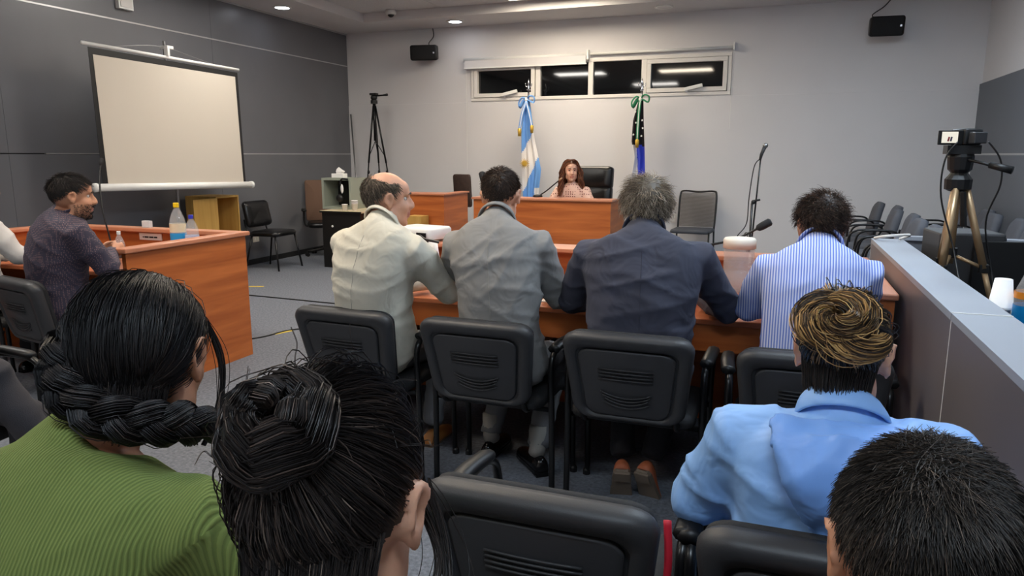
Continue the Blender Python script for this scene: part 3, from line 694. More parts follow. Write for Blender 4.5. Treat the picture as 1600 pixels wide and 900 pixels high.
MB().tube(smoothpath([(.05, 0, 1.38), (.0, -.02, 1.30), (-.03, -.02, 1.0), (-.04, -.02, .75), (-.12, -.02, .62), (-.10, -.02, .56), (-.03, -.02, .66), (-.02, -.02, .4), (-.03, -.02, .02)], 6), .005, 6).build('cable', M['black'], t, True)

# ------------------------------------------------------------------ bottles, cups, jar, projector and papers
def bottle(label, loc, h, r, cap, bands, name='water_bottle', fill=.45):
    t = thing(name, label, 'bottle', loc)
    MB().lathe([(r*.8, 0), (r*.97, .012), (r, .03), (r, h*.28), (r*.95, h*.30), (r, h*.33), (r, h*.62), (r*.92, h*.70), (r*.62, h*.82), (r*.32, h*.90), (r*.30, h*.93)], n=24).build('body', M['clear'], t, True)
    MB().lathe([(r*.36, h*.92), (r*.36, h), (r*.33, h*1.005)], n=18).build('cap', cap, t)
    for z0, z1, m_ in bands: MB().lathe([(r*1.012, h*z0), (r*1.012, h*z1)], n=24, caps=False).build('label_band', m_, t, True)
YEL = mat('yellow_cap', (232, 196, 20), .4); BLU = mat('blue_cap', (52, 58, 180), .4); LBL = mat('label_blue', (40, 150, 215), .5)
LY = mat('label_yellow', (224, 186, 40), .5); LW = mat('label_white', (224, 224, 226), .5); LLB = mat('label_light', (186, 196, 224), .5); LCR = mat('label_cream', (220, 208, 180), .6)
bottle('large clear plastic water bottle with yellow cap on the left desk', (-3.86, 3.84, .73), .365, .052, YEL, ((.46, .62, LCR), (.30, .44, LBL), (.16, .30, LY)))
bottle('clear plastic water bottle with blue cap on the left desk', (-3.75, 3.85, .73), .285, .045, BLU, ((.28, .52, LLB), (.34, .47, LW)))
bottle('small clear water bottle with white cap in the hands of the man in patterned shirt', (-3.68, 3.205, .745), .225, .030, M['white_pl'], ((.3, .5, LW),))
bottle('plastic bottle with wide blue label at the right edge behind the partition', (.775, 2.66, .75), .36, .05, BLU, ((.18, .56, mat('label_cyan', (0, 130, 205), .4)), (.62, .68, mat('label_orange', (226, 140, 40), .5))))
def cup_prof(inv, r0, r1, h):
    return [(r0, 0), (r1, h), (r1+.003, h), (r1+.003, h-.005), (r1-.001, h-.007)] if not inv else [(r1+.003, 0), (r1+.003, .006), (r1, .007), (r0, h), (r0-.004, h)]
def cup_stack(loc, label, n, inv, r0, r1, h, step):
    """tightly nested cups, too close to pick apart"""
    t = thing('cup_stack', label, 'cups', loc); b_ = MB()
    for k in range(n): b_.lathe([(r, z+k*step) for r, z in cup_prof(inv, r0, r1, h)], n=20)
    o = b_.build('nested_cups', M['foam'], t, True); o['kind'] = 'stuff'
def cup(loc, label, inv, r0, r1, h):
    t = thing('foam_cup', label, 'cup', loc); MB().lathe(cup_prof(inv, r0, r1, h), n=20).build('wall', M['foam'], t, True)
    MB().lathe([(r1+.0028, -.003 if inv else h-.003), (r1+.0045, 0 if inv else h), (r1+.0028, .003 if inv else h+.003)], n=20).build('rim', M['foam'], t, True)
cup_stack((.705, 2.715, .75), 'stack of upside-down white foam cups behind the partition', 7, True, .028, .040, .095, .0135)
cup((.705, 2.715, .928), 'topmost white foam cup turned upside down on the stack behind the partition', True, .025, .036, .095)
cup_stack((-1.885, 3.78, .74), 'tall stack of nested white cups below the projector', 16, True, .027, .036, .09, .0058)
cup((-5.15, 7.86, .725), 'single white cup standing alone on the black desk', False, .028, .036, .075)
cup_stack((-5.03, 7.9, .725), 'short stack of white cups on the black desk', 3, False, .030, .04, .09, .018)
t = thing('water_jar', 'clear round jar with white lid standing on the counsel table', 'jar', (-.165, 3.72, .74))
MB().lathe([(.07, 0), (.074, .006), (.074, .23), (.070, .235), (.070, .01), (.001, .01)], n=28).build('glass', M['clear'], t, True)
MB().lathe([(.0695, .012), (.0695, .11), (.001, .11)], n=28).build('water', M['water'], t, True)
MB().lathe([(.079, .225), (.079, .265), (.072, .275), (.001, .277)], n=28).build('lid', mat('jar_lid', (228, 220, 206), .5), t, True)
t = thing('projector', 'white video projector lying on the ledge of the counsel table', 'projector', (-2.02, 3.90, .91), R(-14))
MB().loft([[(x*k, y*k, z) for x, y in rrect(.15, .12, .03)] for z, k in ((.012, .95), (.02, 1), (.070, 1), (.082, .94))]).build('case', M['white_pl'], t, True)
vv = MB()
for k in range(4): vv.box(-.15, -.09, -.128, -.124, .026+.012*k, .032+.012*k)
o = vv.build('vent', M['outlet'], t); o['kind'] = 'stuff'
MB().box(.07, .14, -.128, -.12, .03, .06).build('port_bay', M['black'], t); MB().tube([(.1, -.13, .045), (.16, -.16, .03), (.22, -.1, .01)], .008, 6).build('plug', M['black'], t)
for x, y in ((-.12, -.09), (.12, -.09), (0, .09)): MB().cyl((x, y, 0), (x, y, .014), .012, n=10).build('foot', M['black'], t)
tag(MB().box(-1.02, -.80, 3.15, 3.45, .7405, .744).build('paper_sheets', M['paper']), 'white paper sheets on the table between grey and navy suits', 'paper')
t = thing('name_plate', 'white name plate fixed inside the front panel of the left desk', 'name plate', (-4.33, 4.044, .80), 0)
MB().obox((0, 0, .025), (.21, .008, .05)).build('card', M['paper'], t); 
nb = MB()
for k in range(9): nb.box(-.07+.0155*k, -.058+.0155*k+(.002 if k % 3 else -.003), -.0065, -.005, .016, .027)
o = nb.build('printed_line', M['dark_gap'], t); o['kind'] = 'stuff'
tag(MB().obox((-4.37, 4.06, .915), (.075, .03, .05)).build('card_box', mat('pale_card', (206, 208, 210), .6), None, bevel=.003), 'small pale card box on the far ledge of the left desk', 'box')
# crt-like metal cabinet with tissue and headset on the black desk
t = thing('metal_cabinet', 'open grey-green metal cabinet box on the black desk in the corner', 'cabinet', (-5.36, 8.16, .725))
CGR = mat('grey_green_metal', (150, 156, 142), .5)
MB().box(-.22, .22, -.16, .2, .37, .40).build('top_board', CGR, t); MB().box(-.22, .22, -.16, .2, 0, .03).build('bottom_board', CGR, t)
for x in (-.22, .19): MB().box(x, x+.03, -.16, .2, .03, .37).build('side_board', CGR, t)
MB().box(-.19, .19, .17, .19, .03, .37).build('back_board', M['black'], t)
t = thing('headset', 'black headset with pale arm hanging in the grey-green cabinet', 'headset', (-5.22, 7.965, .93))
MB().tube(smoothpath([(.06, 0, .18), (-.02, 0, .185), (-.05, 0, .15), (-.045, 0, .10)], 5), .012, 8).build('headband', M['black'], t, True)
MB().ell((-.03, 0, .06), (.02, .015, .06)).build('mic_arm', M['white_pl'], t, True)
MB().ell((-.07, 0, -.06), (.05, .03, .05)).build('ear_cup', M['black'], t, True)
t = thing('tissue_box', 'white tissue pack with tissue pulled up on the grey-green cabinet', 'tissue box', (-5.36, 8.1, 1.125))
MB().box(-.1, .08, -.05, .05, 0, .055).build('box', M['paper'], t, bevel=.006)
MB().loft([[(.0+x*k+dx, y*k, z) for x, y in rrect(.05, .03, .01)] for z, k, dx in ((.055, .8, 0), (.08, 1.1, .01), (.11, .6, -.01), (.135, .1, -.012))]).build('tissue', M['paper'], t)
tag(MB().box(-4.22, -4.02, 7.76, 7.96, 0, .69).build('fibreboard_box', M['pine'], None, bevel=.004), 'yellowish fibreboard box standing in front of the clerk desk', 'box')
# ------------------------------------------------------------------ right side: camcorder on tripod, equipment
t = thing('video_tripod', 'champagne-coloured tripod with black head behind the partition', 'tripod', (.695, 3.46, .75))
apex = Vector((0, 0, .56))
for k, (x, y) in enumerate(((-.07, -.17), (.17, -.06), (-.02, .16))):
    d = Vector((x, y, 0)); a = Vector((x*.18, y*.18, .53)); b_ = Vector((x, y, .012))
    lg = MB().tube([a, a.lerp(b_, .62)], .0145, 8, sx=1.35).tube([a.lerp(b_, .60), b_], .011, 8).build('leg', M['bronze'], t, True)
    MB().ell(tuple(b_), (.014, .014, .012), nu=8, nv=6).build('foot', M['black'], lg, True)
    q = a.lerp(b_, .62); MB().obox(tuple(q), (.035, .03, .035)).build('clamp', M['black'], lg, bevel=.003)
    MB().tube([(0, 0, .26), tuple(a.lerp(b_, .62))], .008, 6, sx=1.4).build('brace', M['bronze'], t, True)
MB().cyl((0, 0, .22), (0, 0, .60), .0145, n=12).build('centre_column', M['bronze'], t, True)
MB().cyl((0, 0, .245), (0, 0, .285), .026, n=12).build('brace_collar', M['black'], t)
MB().lathe([(.03, .52), (.05, .53), (.052, .57), (.04, .585), (.03, .60)], n=14).build('shoulder', M['black'], t)
hd = MB().lathe([(.03, .595), (.045, .61), (.05, .66), (.045, .675)], n=14).obox((0, .0, .69), (.12, .09, .035)).build('pan_head', M['black'], t)
MB().tube([(.0, -.03, .655), (.07, -.07, .635), (.09, -.085, .628)], .006, 8).tube([(.085, -.082, .63), (.155, -.12, .610)], [.013, .016], 10).build('pan_handle', M['black'], hd, True)
MB().tube([(.01, -.05, .52), (.025, -.055, .38)], .012, 6, sx=1.6).build('crank_rack', M['black'], t)
t = thing('camcorder', 'black camcorder with flipped-out screen on the champagne tripod', 'camcorder', (.695, 3.46, 1.458), R(16))
MB().loft([[(.0+x*k+.015, y, z*k+.033) for x, z in rrect(.036, .033, .012)] for y, k in ((-.05, .85), (-.045, 1), (.06, 1), (.075, .9))]).build('body', M['black'], t, True)
MB().obox((.02, -.07, .028), (.05, .045, .045)).build('battery', M['shell'], t, bevel=.004)
MB().tube([(.015, .07, .036), (.015, .10, .036)], .027, 14).build('lens_barrel', M['black'], t, True)
sc_ = MB().obox((-.068, -.035, .03), (.095, .010, .058)).build('screen_panel', M['black'], t, bevel=.003)
def scr_mat():
    m = emis('camcorder_picture', (.9, .86, .74), .75); return m
MB().obox((-.073, -.041, .031), (.062, .002, .044)).build('picture', scr_mat(), sc_)
for x, c_ in ((-.078, (150, 60, 60)), (-.068, (70, 60, 80))): MB().obox((x, -.0424, .024), (.007, .001, .018), Matrix.Rotation(R(12), 3, 'Y')).build('picture_detail', mat('picture_ink', c_, .5), sc_)
tag(MB().tube(smoothpath([(.66, 3.37, 1.47), (.62, 3.36, 1.40), (.62, 3.36, 1.25), (.68, 3.35, 1.05), (.70, 3.22, .90), (.76, 3.1, .76)], 6), .0035, 6).build('cable', M['black'], None, True), 'black cable looping from the camcorder down the left of the tripod', 'cable')
tag(MB().tube(smoothpath([(.77, 3.39, 1.47), (.82, 3.40, 1.40), (.83, 3.40, 1.30), (.80, 3.42, 1.15), (.84, 3.42, .95), (.86, 3.3, .76)], 6), .0035, 6).build('cable', M['black'], None, True), 'black cable hanging from the camcorder right of the tripod', 'cable')
t = thing('monitor_speaker', 'black box loudspeaker behind the partition beside the tripod', 'speaker', (.82, 3.78, .75), R(6))
MB().box(-.15, .11, -.13, .13, 0, .33).build('cabinet', M['shell'], t, bevel=.01)
MB().box(.11, .118, -.11, .11, .02, .31).build('grille', M['black_soft'], t)
MB().box(-.02, .2, -.16, -.135, 0, .30).build('side_unit', M['black'], t, bevel=.004)
t = thing('laptop', 'open black laptop behind the tripod on the control desk', 'laptop', (1.03, 3.20, .75), R(-62))
MB().box(-.17, .17, -.12, .12, 0, .018).build('keyboard_base', M['black'], t, bevel=.004)
MB().obox((0, .155, .125), (.34, .012, .235), Matrix.Rotation(R(-14), 3, 'X')).build('screen_lid', M['shell'], t, bevel=.004)
for pts, c_, lb in (([(.66, 2.9, .80), (.72, 2.92, .90), (.80, 2.95, .87), (.86, 2.85, .76)], M['outlet'], 'pale cable arching over the control desk behind the partition'),
                    ([(.66, 3.3, .76), (.70, 3.2, .86), (.76, 3.1, .80), (.83, 3.0, .765)], M['black'], 'black cable coil on the control desk beside the loudspeaker'),
                    ([(.58, 4.02, 1.006), (.62, 4.0, 1.03), (.51, 3.95, 1.025), (.47, 4.03, 1.006)], M['outlet'], 'pale cable lying over the far end of the partition')):
    tag(MB().tube(smoothpath(pts, 6), .007, 6).build('cable', c_, None, True), lb, 'cable')
t = thing('power_adapter', 'white power adapter with sockets behind the partition', 'adapter', (.665, 2.95, .75))
MB().box(-.045, .045, -.06, .06, .0, .13).build('case', M['outlet'], t, bevel=.01); MB().box(-.02, .02, -.063, -.058, .08, .11).build('socket', M['black'], t)
# cables on the floor
for pts, lb in (([(-5.2, 5.86, .006), (-4.7, 5.84, .006), (-4.0, 5.80, .006), (-3.0, 5.75, .006)], 'thin dark cable crossing the grey carpet behind the left desk'),
                ([(-3.9, 4.25, .006), (-3.75, 4.5, .006), (-3.66, 4.8, .006), (-3.2, 5.1, .006)], 'thin dark cable on the carpet near the end of the left desk')):
    tag(MB().tube(smoothpath(pts, 6), .006, 6).build('cable', M['black'], None, True), lb, 'cable')
for x, y, a, lb in ((-5.3, 6.3, 20, 'strip of yellow tape on the carpet behind the left desk'), (-3.71, 4.69, 70, 'strip of yellow tape over the cable near the left desk')):
    o = tag(MB().obox((0, 0, .0015), (.16, .045, .003)).build('floor_tape', mat('yellow_tape', (206, 180, 70), .6)), lb, 'tape'); o.location = (x, y, .0); o.rotation_euler = (0, 0, R(a))
tag(MB().tube(smoothpath([(-.150, 1.215, .775), (-.145, 1.21, .70), (-.15, 1.23, .60), (-.14, 1.25, .50)], 5), .008, 6, sx=.5).build('red_ribbon', mat('red_ribbon', (190, 30, 50), .6), None, True), 'red strap hanging on the side of the empty foreground chair', 'strap')
# ------------------------------------------------------------------ people: surface tools
def remesh(mb, voxel, it=4, fac=.5):
    """fuse overlapping closed shapes into one continuous surface"""
    me = mb.mesh('tmp'); o = bpy.data.objects.new('tmp', me); col.objects.link(o)
    m = o.modifiers.new('r', 'REMESH'); m.mode = 'VOXEL'; m.voxel_size = voxel
    s = o.modifiers.new('s', 'SMOOTH'); s.iterations = it; s.factor = fac
    dg = bpy.context.evaluated_depsgraph_get(); dg.update()
    out = bpy.data.meshes.new_from_object(o.evaluated_get(dg))
    bpy.data.objects.remove(o); bpy.data.meshes.remove(me)
    out.polygons.foreach_set('use_smooth', [True]*len(out.polygons))
    return out
def verts(me):
    a = np.empty(len(me.vertices)*3, np.float32); me.vertices.foreach_get('co', a); return a.reshape(-1, 3)
def normals(me):
    a = np.empty(len(me.vertices)*3, np.float32); me.vertices.foreach_get('normal', a); return a.reshape(-1, 3)
def setverts(me, a): me.vertices.foreach_set('co', a.astype(np.float32).ravel()); me.update()
def folds(p, seed, amp, wl=.11, vert=.0):
    r_ = np.random.default_rng(seed); out = np.zeros(len(p))
    for i in range(5):
        k = np.array([r_.normal(0, .45), r_.normal(0, .35), 1.0 if not vert else r_.normal(0, .5)]); 
        if vert: k[0] += 1.0
        k /= np.linalg.norm(k); k *= 2*math.pi/(wl*r_.uniform(.7, 1.5))/2
        ph = r_.uniform(0, 6.28); q = r_.normal(0, 6, 3); ms = r_.normal(0, 5, 3)
        rid = (1-np.abs(np.sin(p@k+ph+.9*np.sin(p@q))))**3
        out += rid*np.clip(.15+np.sin(p@ms+r_.uniform(0, 6.28)), 0, 1)
    lo = np.sin(p@r_.normal(0, 9, 3)+1)*np.sin(p@r_.normal(0, 9, 3))
    return amp*(out-.5)+amp*.6*lo
def obj_from(me, name, mats, parent):
    me.name = name; o = bpy.data.objects.new(name, me); me.materials.clear()
    for m in (mats if isinstance(mats, (list, tuple)) else [mats]): me.materials.append(m)
    return link(o, parent)

# ------------------------------------------------------------------ hair tools
def unit(a): return a/np.maximum(np.linalg.norm(a, axis=-1, keepdims=True), 1e-9)
def strand_mesh(name, parts):
    """parts = list of (paths (N,P,3), rad (N,P), cols (N,3), extra shells) -> one mesh of fine folded-ribbon hairs"""
    Vs, Cs, L, S = [], [], [], []; nv = ln = 0
    for paths, rad, cols, extra in parts:
        N, P, _ = paths.shape
        t = unit(np.gradient(paths, axis=1)); a = np.zeros_like(t); a[..., 2] = 1.0; a[np.abs(t[..., 2]) > .9] = (1, 0, 0)
        u = unit(np.cross(t, a)); v = np.cross(t, u)
        V = np.stack([paths + (u*math.cos(q)+v*math.sin(q))*rad[..., None] for q in (0, 2.0944, 4.18879)], 2).reshape(-1, 3)
        base = (np.arange(N)[:, None, None]*P + np.arange(P-1)[None, :, None])*3
        j = np.arange(2)[None, None, :]; j2 = j+1
        F = np.stack([base+j, base+j2, base+3+j2, base+3+j], -1).reshape(-1, 4)+nv
        S.append(np.arange(len(F))*4+ln); L.append(F.ravel()); ln += F.size; nv += len(V)
        Vs.append(V); Cs.append(np.repeat(cols, P*3, axis=0))
        for ev, ef, ec in extra:
            ev = np.array([tuple(p) for p in ev], float)
            for f in ef:
                S.append(np.array([ln])); L.append(np.array(f)+nv); ln += len(f)
            Vs.append(ev); Cs.append(np.tile(np.array(ec, float), (len(ev), 1))); nv += len(ev)
    V = np.concatenate(Vs); C = np.concatenate(Cs); L = np.concatenate(L); S = np.concatenate(S)
    me = bpy.data.meshes.new(name)
    me.vertices.add(len(V)); me.vertices.foreach_set('co', V.astype(np.float32).ravel())
    me.loops.add(len(L)); me.loops.foreach_set('vertex_index', L.astype(np.int32))
    me.polygons.add(len(S)); me.polygons.foreach_set('loop_start', S.astype(np.int32))
    me.update(calc_edges=True)
    at = me.color_attributes.new('col', 'FLOAT_COLOR', 'POINT')
    at.data.foreach_set('color', np.concatenate([C, np.ones((len(C), 1))], 1).astype(np.float32).ravel())
    me.polygons.foreach_set('use_smooth', [True]*len(me.polygons)); me.validate()
    return me
C0 = np.array([0, -.012, .03]); ER = np.array([.0765, .0995, .0905])
AZ = [0, 40, 58, 70, 80, 98, 120, 180]
HL = {'full': [.62, .56, .35, .10, -.18, .02, -.42, -.72], 'fem': [.55, .50, .30, .05, -.2, -.30, -.70, -.88]}
def scalp_mask(d, line='full'):
    az = np.degrees(np.arctan2(np.abs(d[:, 0]), d[:, 1])); return d[:, 2] > np.interp(az, AZ, HL[line])
def roots(n, line='full', r_=None, bald=False):
    d = unit(r_.normal(size=(n*4, 3))); m = scalp_mask(d, line)
    if bald: m &= (d[:, 2] < .50+.25*np.clip(-d[:, 1], 0, 1)+.05*r_.normal(size=len(d))) & (np.degrees(np.arctan2(np.abs(d[:, 0]), d[:, 1])) > 62)
    d = d[m]; return d[:n]
def surf(d, h): return C0 + d*ER*(1+h)
def keep_out(p, h):
    """push points outside the scalp ellipsoid by at least h (relative)"""
    q = (p-C0)/ER; l = np.linalg.norm(q, axis=-1, keepdims=True); f = np.maximum(l, 1+h)/np.maximum(l, 1e-6); return C0+q*f*ER
def cap_shell(h, line='full', bald=False, nu=40, nv=28):
    V = []; F = []; idx = {}
    def vid(i, j):
        k = (i, j % nu)
        if k not in idx:
            th = math.pi*i/nv; a = 2*math.pi*j/nu
            V.append(surf(np.array([math.sin(th)*math.cos(a), math.sin(th)*math.sin(a), math.cos(th)]), h)); idx[k] = len(V)-1
        return idx[k]
    for i in range(nv):
        for j in range(nu):
            th = math.pi*(i+.5)/nv; a = 2*math.pi*(j+.5)/nu
            d = np.array([[math.sin(th)*math.cos(a), math.sin(th)*math.sin(a), math.cos(th)]])
            ok = scalp_mask(d-np.array([[0, 0, .10]]), line)[0]
            if bald and ok: ok = d[0, 2] < .46+.25*max(0, -d[0, 1]) and math.degrees(math.atan2(abs(d[0, 0]), d[0, 1])) > 66
            if ok: F.append((vid(i, j), vid(i+1, j), vid(i+1, j+1), vid(i, j+1)))
    return V, F
def pal(n, cols, wts, r_, var=.25):
    c = np.array([s2l(q) for q in cols])*1.45; k = r_.choice(len(c), n, p=np.array(wts)/sum(wts)); return np.clip(c[k]*(1+var*r_.normal(size=(n, 1))), .001, 1)
def taper(n, P, r0, tip=.35): return np.tile(np.linspace(1, tip, P)[None], (n, 1))*r0
def short_hair(n, L, r0, cols, wts, seed, flat=.8, wave=0.0, bald=False, whorl=(.1, -.62, .78), P=6, sides=1.0, shell=.02, grav=.15, front=0.0):
    r_ = np.random.default_rng(seed); d = roots(n, 'full', r_, bald); n = len(d); W = unit(np.array(whorl))
    t = unit(d*(d@W)[:, None]-W) + r_.normal(0, 1, (n, 3))*(.18+1.3*np.exp(-(np.arccos(np.clip(d@W, -1, 1))/.42)**2))[:, None]; t[:, 2] -= grav; t[:, 1] += front*np.clip(d[:, 2], 0, 1)
    nn = unit(d/ER); t = unit(t-nn*(t*nn).sum(1, keepdims=True))
    ln = L*(sides+(1-sides)*np.clip((d[:, 2]+.05)/.5, 0, 1))*r_.uniform(.6, 1.15, n)
    s = np.linspace(0, 1, P); p = surf(d, .0)[:, None, :]+np.zeros((n, P, 3)); ph = r_.uniform(0, 6.28, (n, 1)); sd = np.cross(nn, t)
    lift = (1-flat)*r_.uniform(.5, 1.4, n)
    p = p + (t[:, None]*(s[None, :, None]*ln[:, None, None])*flat) + nn[:, None]*((s-.35*s*s)[None, :, None]*(ln*lift*1.6)[:, None, None])
    if wave: p += sd[:, None]*(wave*np.sin(ph+s[None]*5.5)*s[None])[..., None] + nn[:, None]*(wave*.7*np.cos(ph+s[None]*5)*s[None])[..., None]
    p = keep_out(p, np.linspace(.004, .03, P)[None, :, None])
    V, F = cap_shell(shell, 'full', bald)
    return p, taper(n, P, r0), pal(n, cols, wts, r_), [(V, F, np.mean([s2l(c) for c in cols], 0)*.45)]
def pulled(n, target, r0, cols, wts, seed, P=9, stop=.0, h=(.03, .10), line='fem', mess=.012, shell=.02):
    """hair drawn over the scalp to a point (array (3,) or function of the root direction)"""
    r_ = np.random.default_rng(seed); d = roots(n, line, r_); n = len(d)
    B = unit(target(d) if callable(target) else np.tile(np.array(target, float), (n, 1)))
    om = np.arccos(np.clip((d*B).sum(1), -.999, .999)); s = np.linspace(0, 1, P)
    s2 = s[None]*(1-stop*np.ones((n, 1))/np.maximum(om[:, None], stop+.02)).clip(0, 1)
    so = np.sin(om)[:, None]; q = (np.sin((1-s2)*om[:, None])/so)[..., None]*d[:, None]+(np.sin(s2*om[:, None])/so)[..., None]*B[:, None]
    hh = r_.uniform(h[0], h[1], (n, 1))*np.sin(np.clip(s*1.15, 0, 1)*math.pi*.5)[None]**.6
    p = C0 + q*ER*(1+hh[..., None])
    clump = np.sin(d@np.array([37., 11., 23.]))*.5+np.sin(d@np.array([-19., 41., 13.]))*.5
    p += (q*(clump[:, None]*np.sin(s*math.pi)[None]*.004)[..., None])
    p += r_.normal(0, mess, (n, 1, 3))*np.sin(s*math.pi)[None, :, None]*(r_.uniform(0, 1, (n, 1, 1))**5)
    V, F = cap_shell(shell, line)
    return p, taper(n, P, r0, .8), pal(n, cols, wts, r_), [(V, F, np.mean([s2l(c) for c in cols], 0)*.6)]
def lock(center, rad, n, r0, cols, wts, seed, twist=2.0, mess=.0, core=True):
    """bundle of hairs following a centre line; rad = radius at each centre point"""
    r_ = np.random.default_rng(seed); c = np.array([tuple(p) for p in center]); P = len(c); rad = np.array(rad)*np.ones(P)
    t = unit(np.gradient(c, axis=0)); u = np.zeros_like(t); a = np.array([.3, .2, .93])
    for i in range(P):
        a = a-t[i]*(a@t[i]); a /= np.linalg.norm(a); u[i] = a
    v = np.cross(t, u); ph = r_.uniform(0, 6.28, n); rr = r_.uniform(.82, 1.06, n); s = np.linspace(0, 1, P)
    ang = ph[:, None]+twist*s[None]
    p = c[None]+(u[None]*np.cos(ang)[..., None]+v[None]*np.sin(ang)[..., None])*(rad[None]*rr[:, None])[..., None]
    if mess: p += r_.normal(0, mess, (n, 1, 3))*np.sin(s*math.pi)[None, :, None]*(r_.uniform(0, 1, (n, 1, 1))**5)
    cc = pal(n, cols, wts, r_); ex = []
    if core:
        m = MB(); m.tube([tuple(q) for q in c], [x*.85 for x in rad], 8); ex = [(m.v, m.f, np.mean([s2l(q) for q in cols], 0)*.6)]
    return p, np.full((n, P), r0), cc, ex
def nape_hair(n, L, r0, cols, wts, seed, P=7):
    """fine hair at the nape lying down along the neck"""
    r_ = np.random.default_rng(seed); a = r_.uniform(-1.15, 1.15, n); z0 = r_.uniform(-.95, -.35, n)
    d = unit(np.stack([np.sin(a)*np.sqrt(1-z0**2), -np.cos(a)*np.sqrt(1-z0**2), z0], 1)); p0 = surf(d, .03); s = np.linspace(0, 1, P)
    p = np.repeat(p0[:, None], P, 1); ln = L*r_.uniform(.5, 1.1, n)
    p[..., 2] -= s[None]*ln[:, None]; p[..., 0] *= 1-.12*s[None]
    neck_y = -.022-.064*np.cos(a*.9); p[..., 1] = p0[:, 1:2]*(1-s[None])+np.minimum(p0[:, 1], neck_y)[:, None]*s[None]+r_.normal(0, .002, (n, 1))*s[None]
    return p, taper(n, P, r0, .6), pal(n, cols, wts, r_), []
def merge_hair(parts, name): return strand_mesh(name, parts)
HM = hairmat('hair', .48, .5); HMD = hairmat('hair_matte', .55, .4)

# ------------------------------------------------------------------ people: body
def skinmat(name, rgb):
    m = mat(name, rgb, .5, noise=30, vary=.05, bump=(120, .12)); b = m.node_tree.nodes['Principled BSDF']
    b.inputs['Subsurface Weight'].default_value = .12; b.inputs['Subsurface Radius'].default_value = (.012, .005, .003); b.inputs['Subsurface Scale'].default_value = 1.0; return m
SK = skinmat('skin', (208, 156, 128)); SK2 = skinmat('skin_tan', (188, 134, 104)); SK3 = skinmat('skin_pale', (222, 176, 150))
LIP = mat('lips', (186, 122, 106), .45); EYEW = mat('eye_white', (186, 176, 168), .35); IRIS = mat('iris', (48, 32, 24), .15)
BROW = mat('brow_hair', (44, 34, 28), .7)
RT = [-.13, 0, .14, .33, .53, .70, .82, .90, .955, 1.0]
RW = [.145, .185, .175, .160, .170, .186, .192, .172, .122, .072]
RD = [.105, .135, .125, .112, .118, .120, .108, .092, .078, .064]
def torso_rings(hip, neck, yaw, sw, belly=1.0, back=.03, off=0.0, hipw=1.0, tmax=1.0, tmin=-.2, n=28):
    hip, neck = Vector(hip), Vector(neck); r = Vector((math.cos(yaw), math.sin(yaw), 0)); f0 = Vector((-math.sin(yaw), math.cos(yaw), 0))
    ctl = (hip+neck)/2 - f0*back*2
    def pt(t): return hip*(1-t)**2+ctl*2*t*(1-t)+neck*t*t
    def tg(t): return (ctl-hip)*2*(1-t)+(neck-ctl)*2*t
    out = []
    for t, w_, d in zip(RT, RW, RD):
        if t > tmax or t < tmin: continue
        c = pt(t) if t >= 0 else hip+tg(0).normalized()*t*.55; tn = tg(max(t, 0)).normalized(); f = tn.cross(r).normalized()
        k = sw/.19 if t > .45 else (1-(t+.13)/.58)*hipw+((t+.13)/.58)*sw/.19
        if t > .93: k = 1.0
        w2 = w_*k+off; d2 = d*(belly if t < .6 else 1+(belly-1)*.4)+off
        ring = []
        for j in range(n):
            a = 2*math.pi*j/n; ca, sa = math.cos(a), math.sin(a)
            e = .82; x = math.copysign(abs(ca)**e, ca)*w2; y = math.copysign(abs(sa)**e, sa)*d2
            ring.append(c+r*x+f*y)
        out.append(ring)
    return out, pt, r
def hand(mb, wrist, d, nrm, side, curl=.45, spread=.05, s=1.0):
    """palm and five fingers; d = pointing direction, nrm = back of the hand, side=+1 thumb on +u"""
    d = Vector(d).normalized(); nrm = Vector(nrm); nrm = (nrm-d*nrm.dot(d)).normalized(); u = d.cross(nrm)*side; w_ = Vector(wrist)
    mb.loft([[w_+d*q*s+u*x*s*a+nrm*y*s*b_ for x, y in [(math.cos(k*.5236), math.sin(k*.5236)) for k in range(12)]] for q, a, b_ in ((-.02, .026, .020), (.01, .030, .019), (.045, .040, .016), (.085, .041, .014), (.095, .036, .011))])
    for k, (o, L_) in enumerate(((.031, .070), (.011, .080), (-.010, .074), (-.030, .058))):
        p = w_+d*.085*s+u*o*s; dd = (d+u*o*spread*20).normalized(); pts = [p-dd*.012*s]; a = 0
        for q, seg in enumerate((.42, .33, .27)):
            pts.append(p); a += curl*(.6+.5*q); ax = (dd*math.cos(a)-nrm*math.sin(a)); p = p+ax*L_*seg*s
        pts.append(p); mb.tube(pts, [.0088*s, .0092*s, .0088*s, .0082*s, .0068*s], 8)
    p = w_+d*.025*s+u*.028*s; dd = (d*.72+u*.62-nrm*.3).normalized(); dd2 = (d*.9+u*.15-nrm*.4).normalized()
    mb.tube([p-dd*.02*s, p, p+dd*.035*s, p+dd*.035*s+dd2*.03*s, p+dd*.035*s+dd2*.05*s], [.011*s, .0125*s, .0105*s, .0095*s, .007*s], 8)
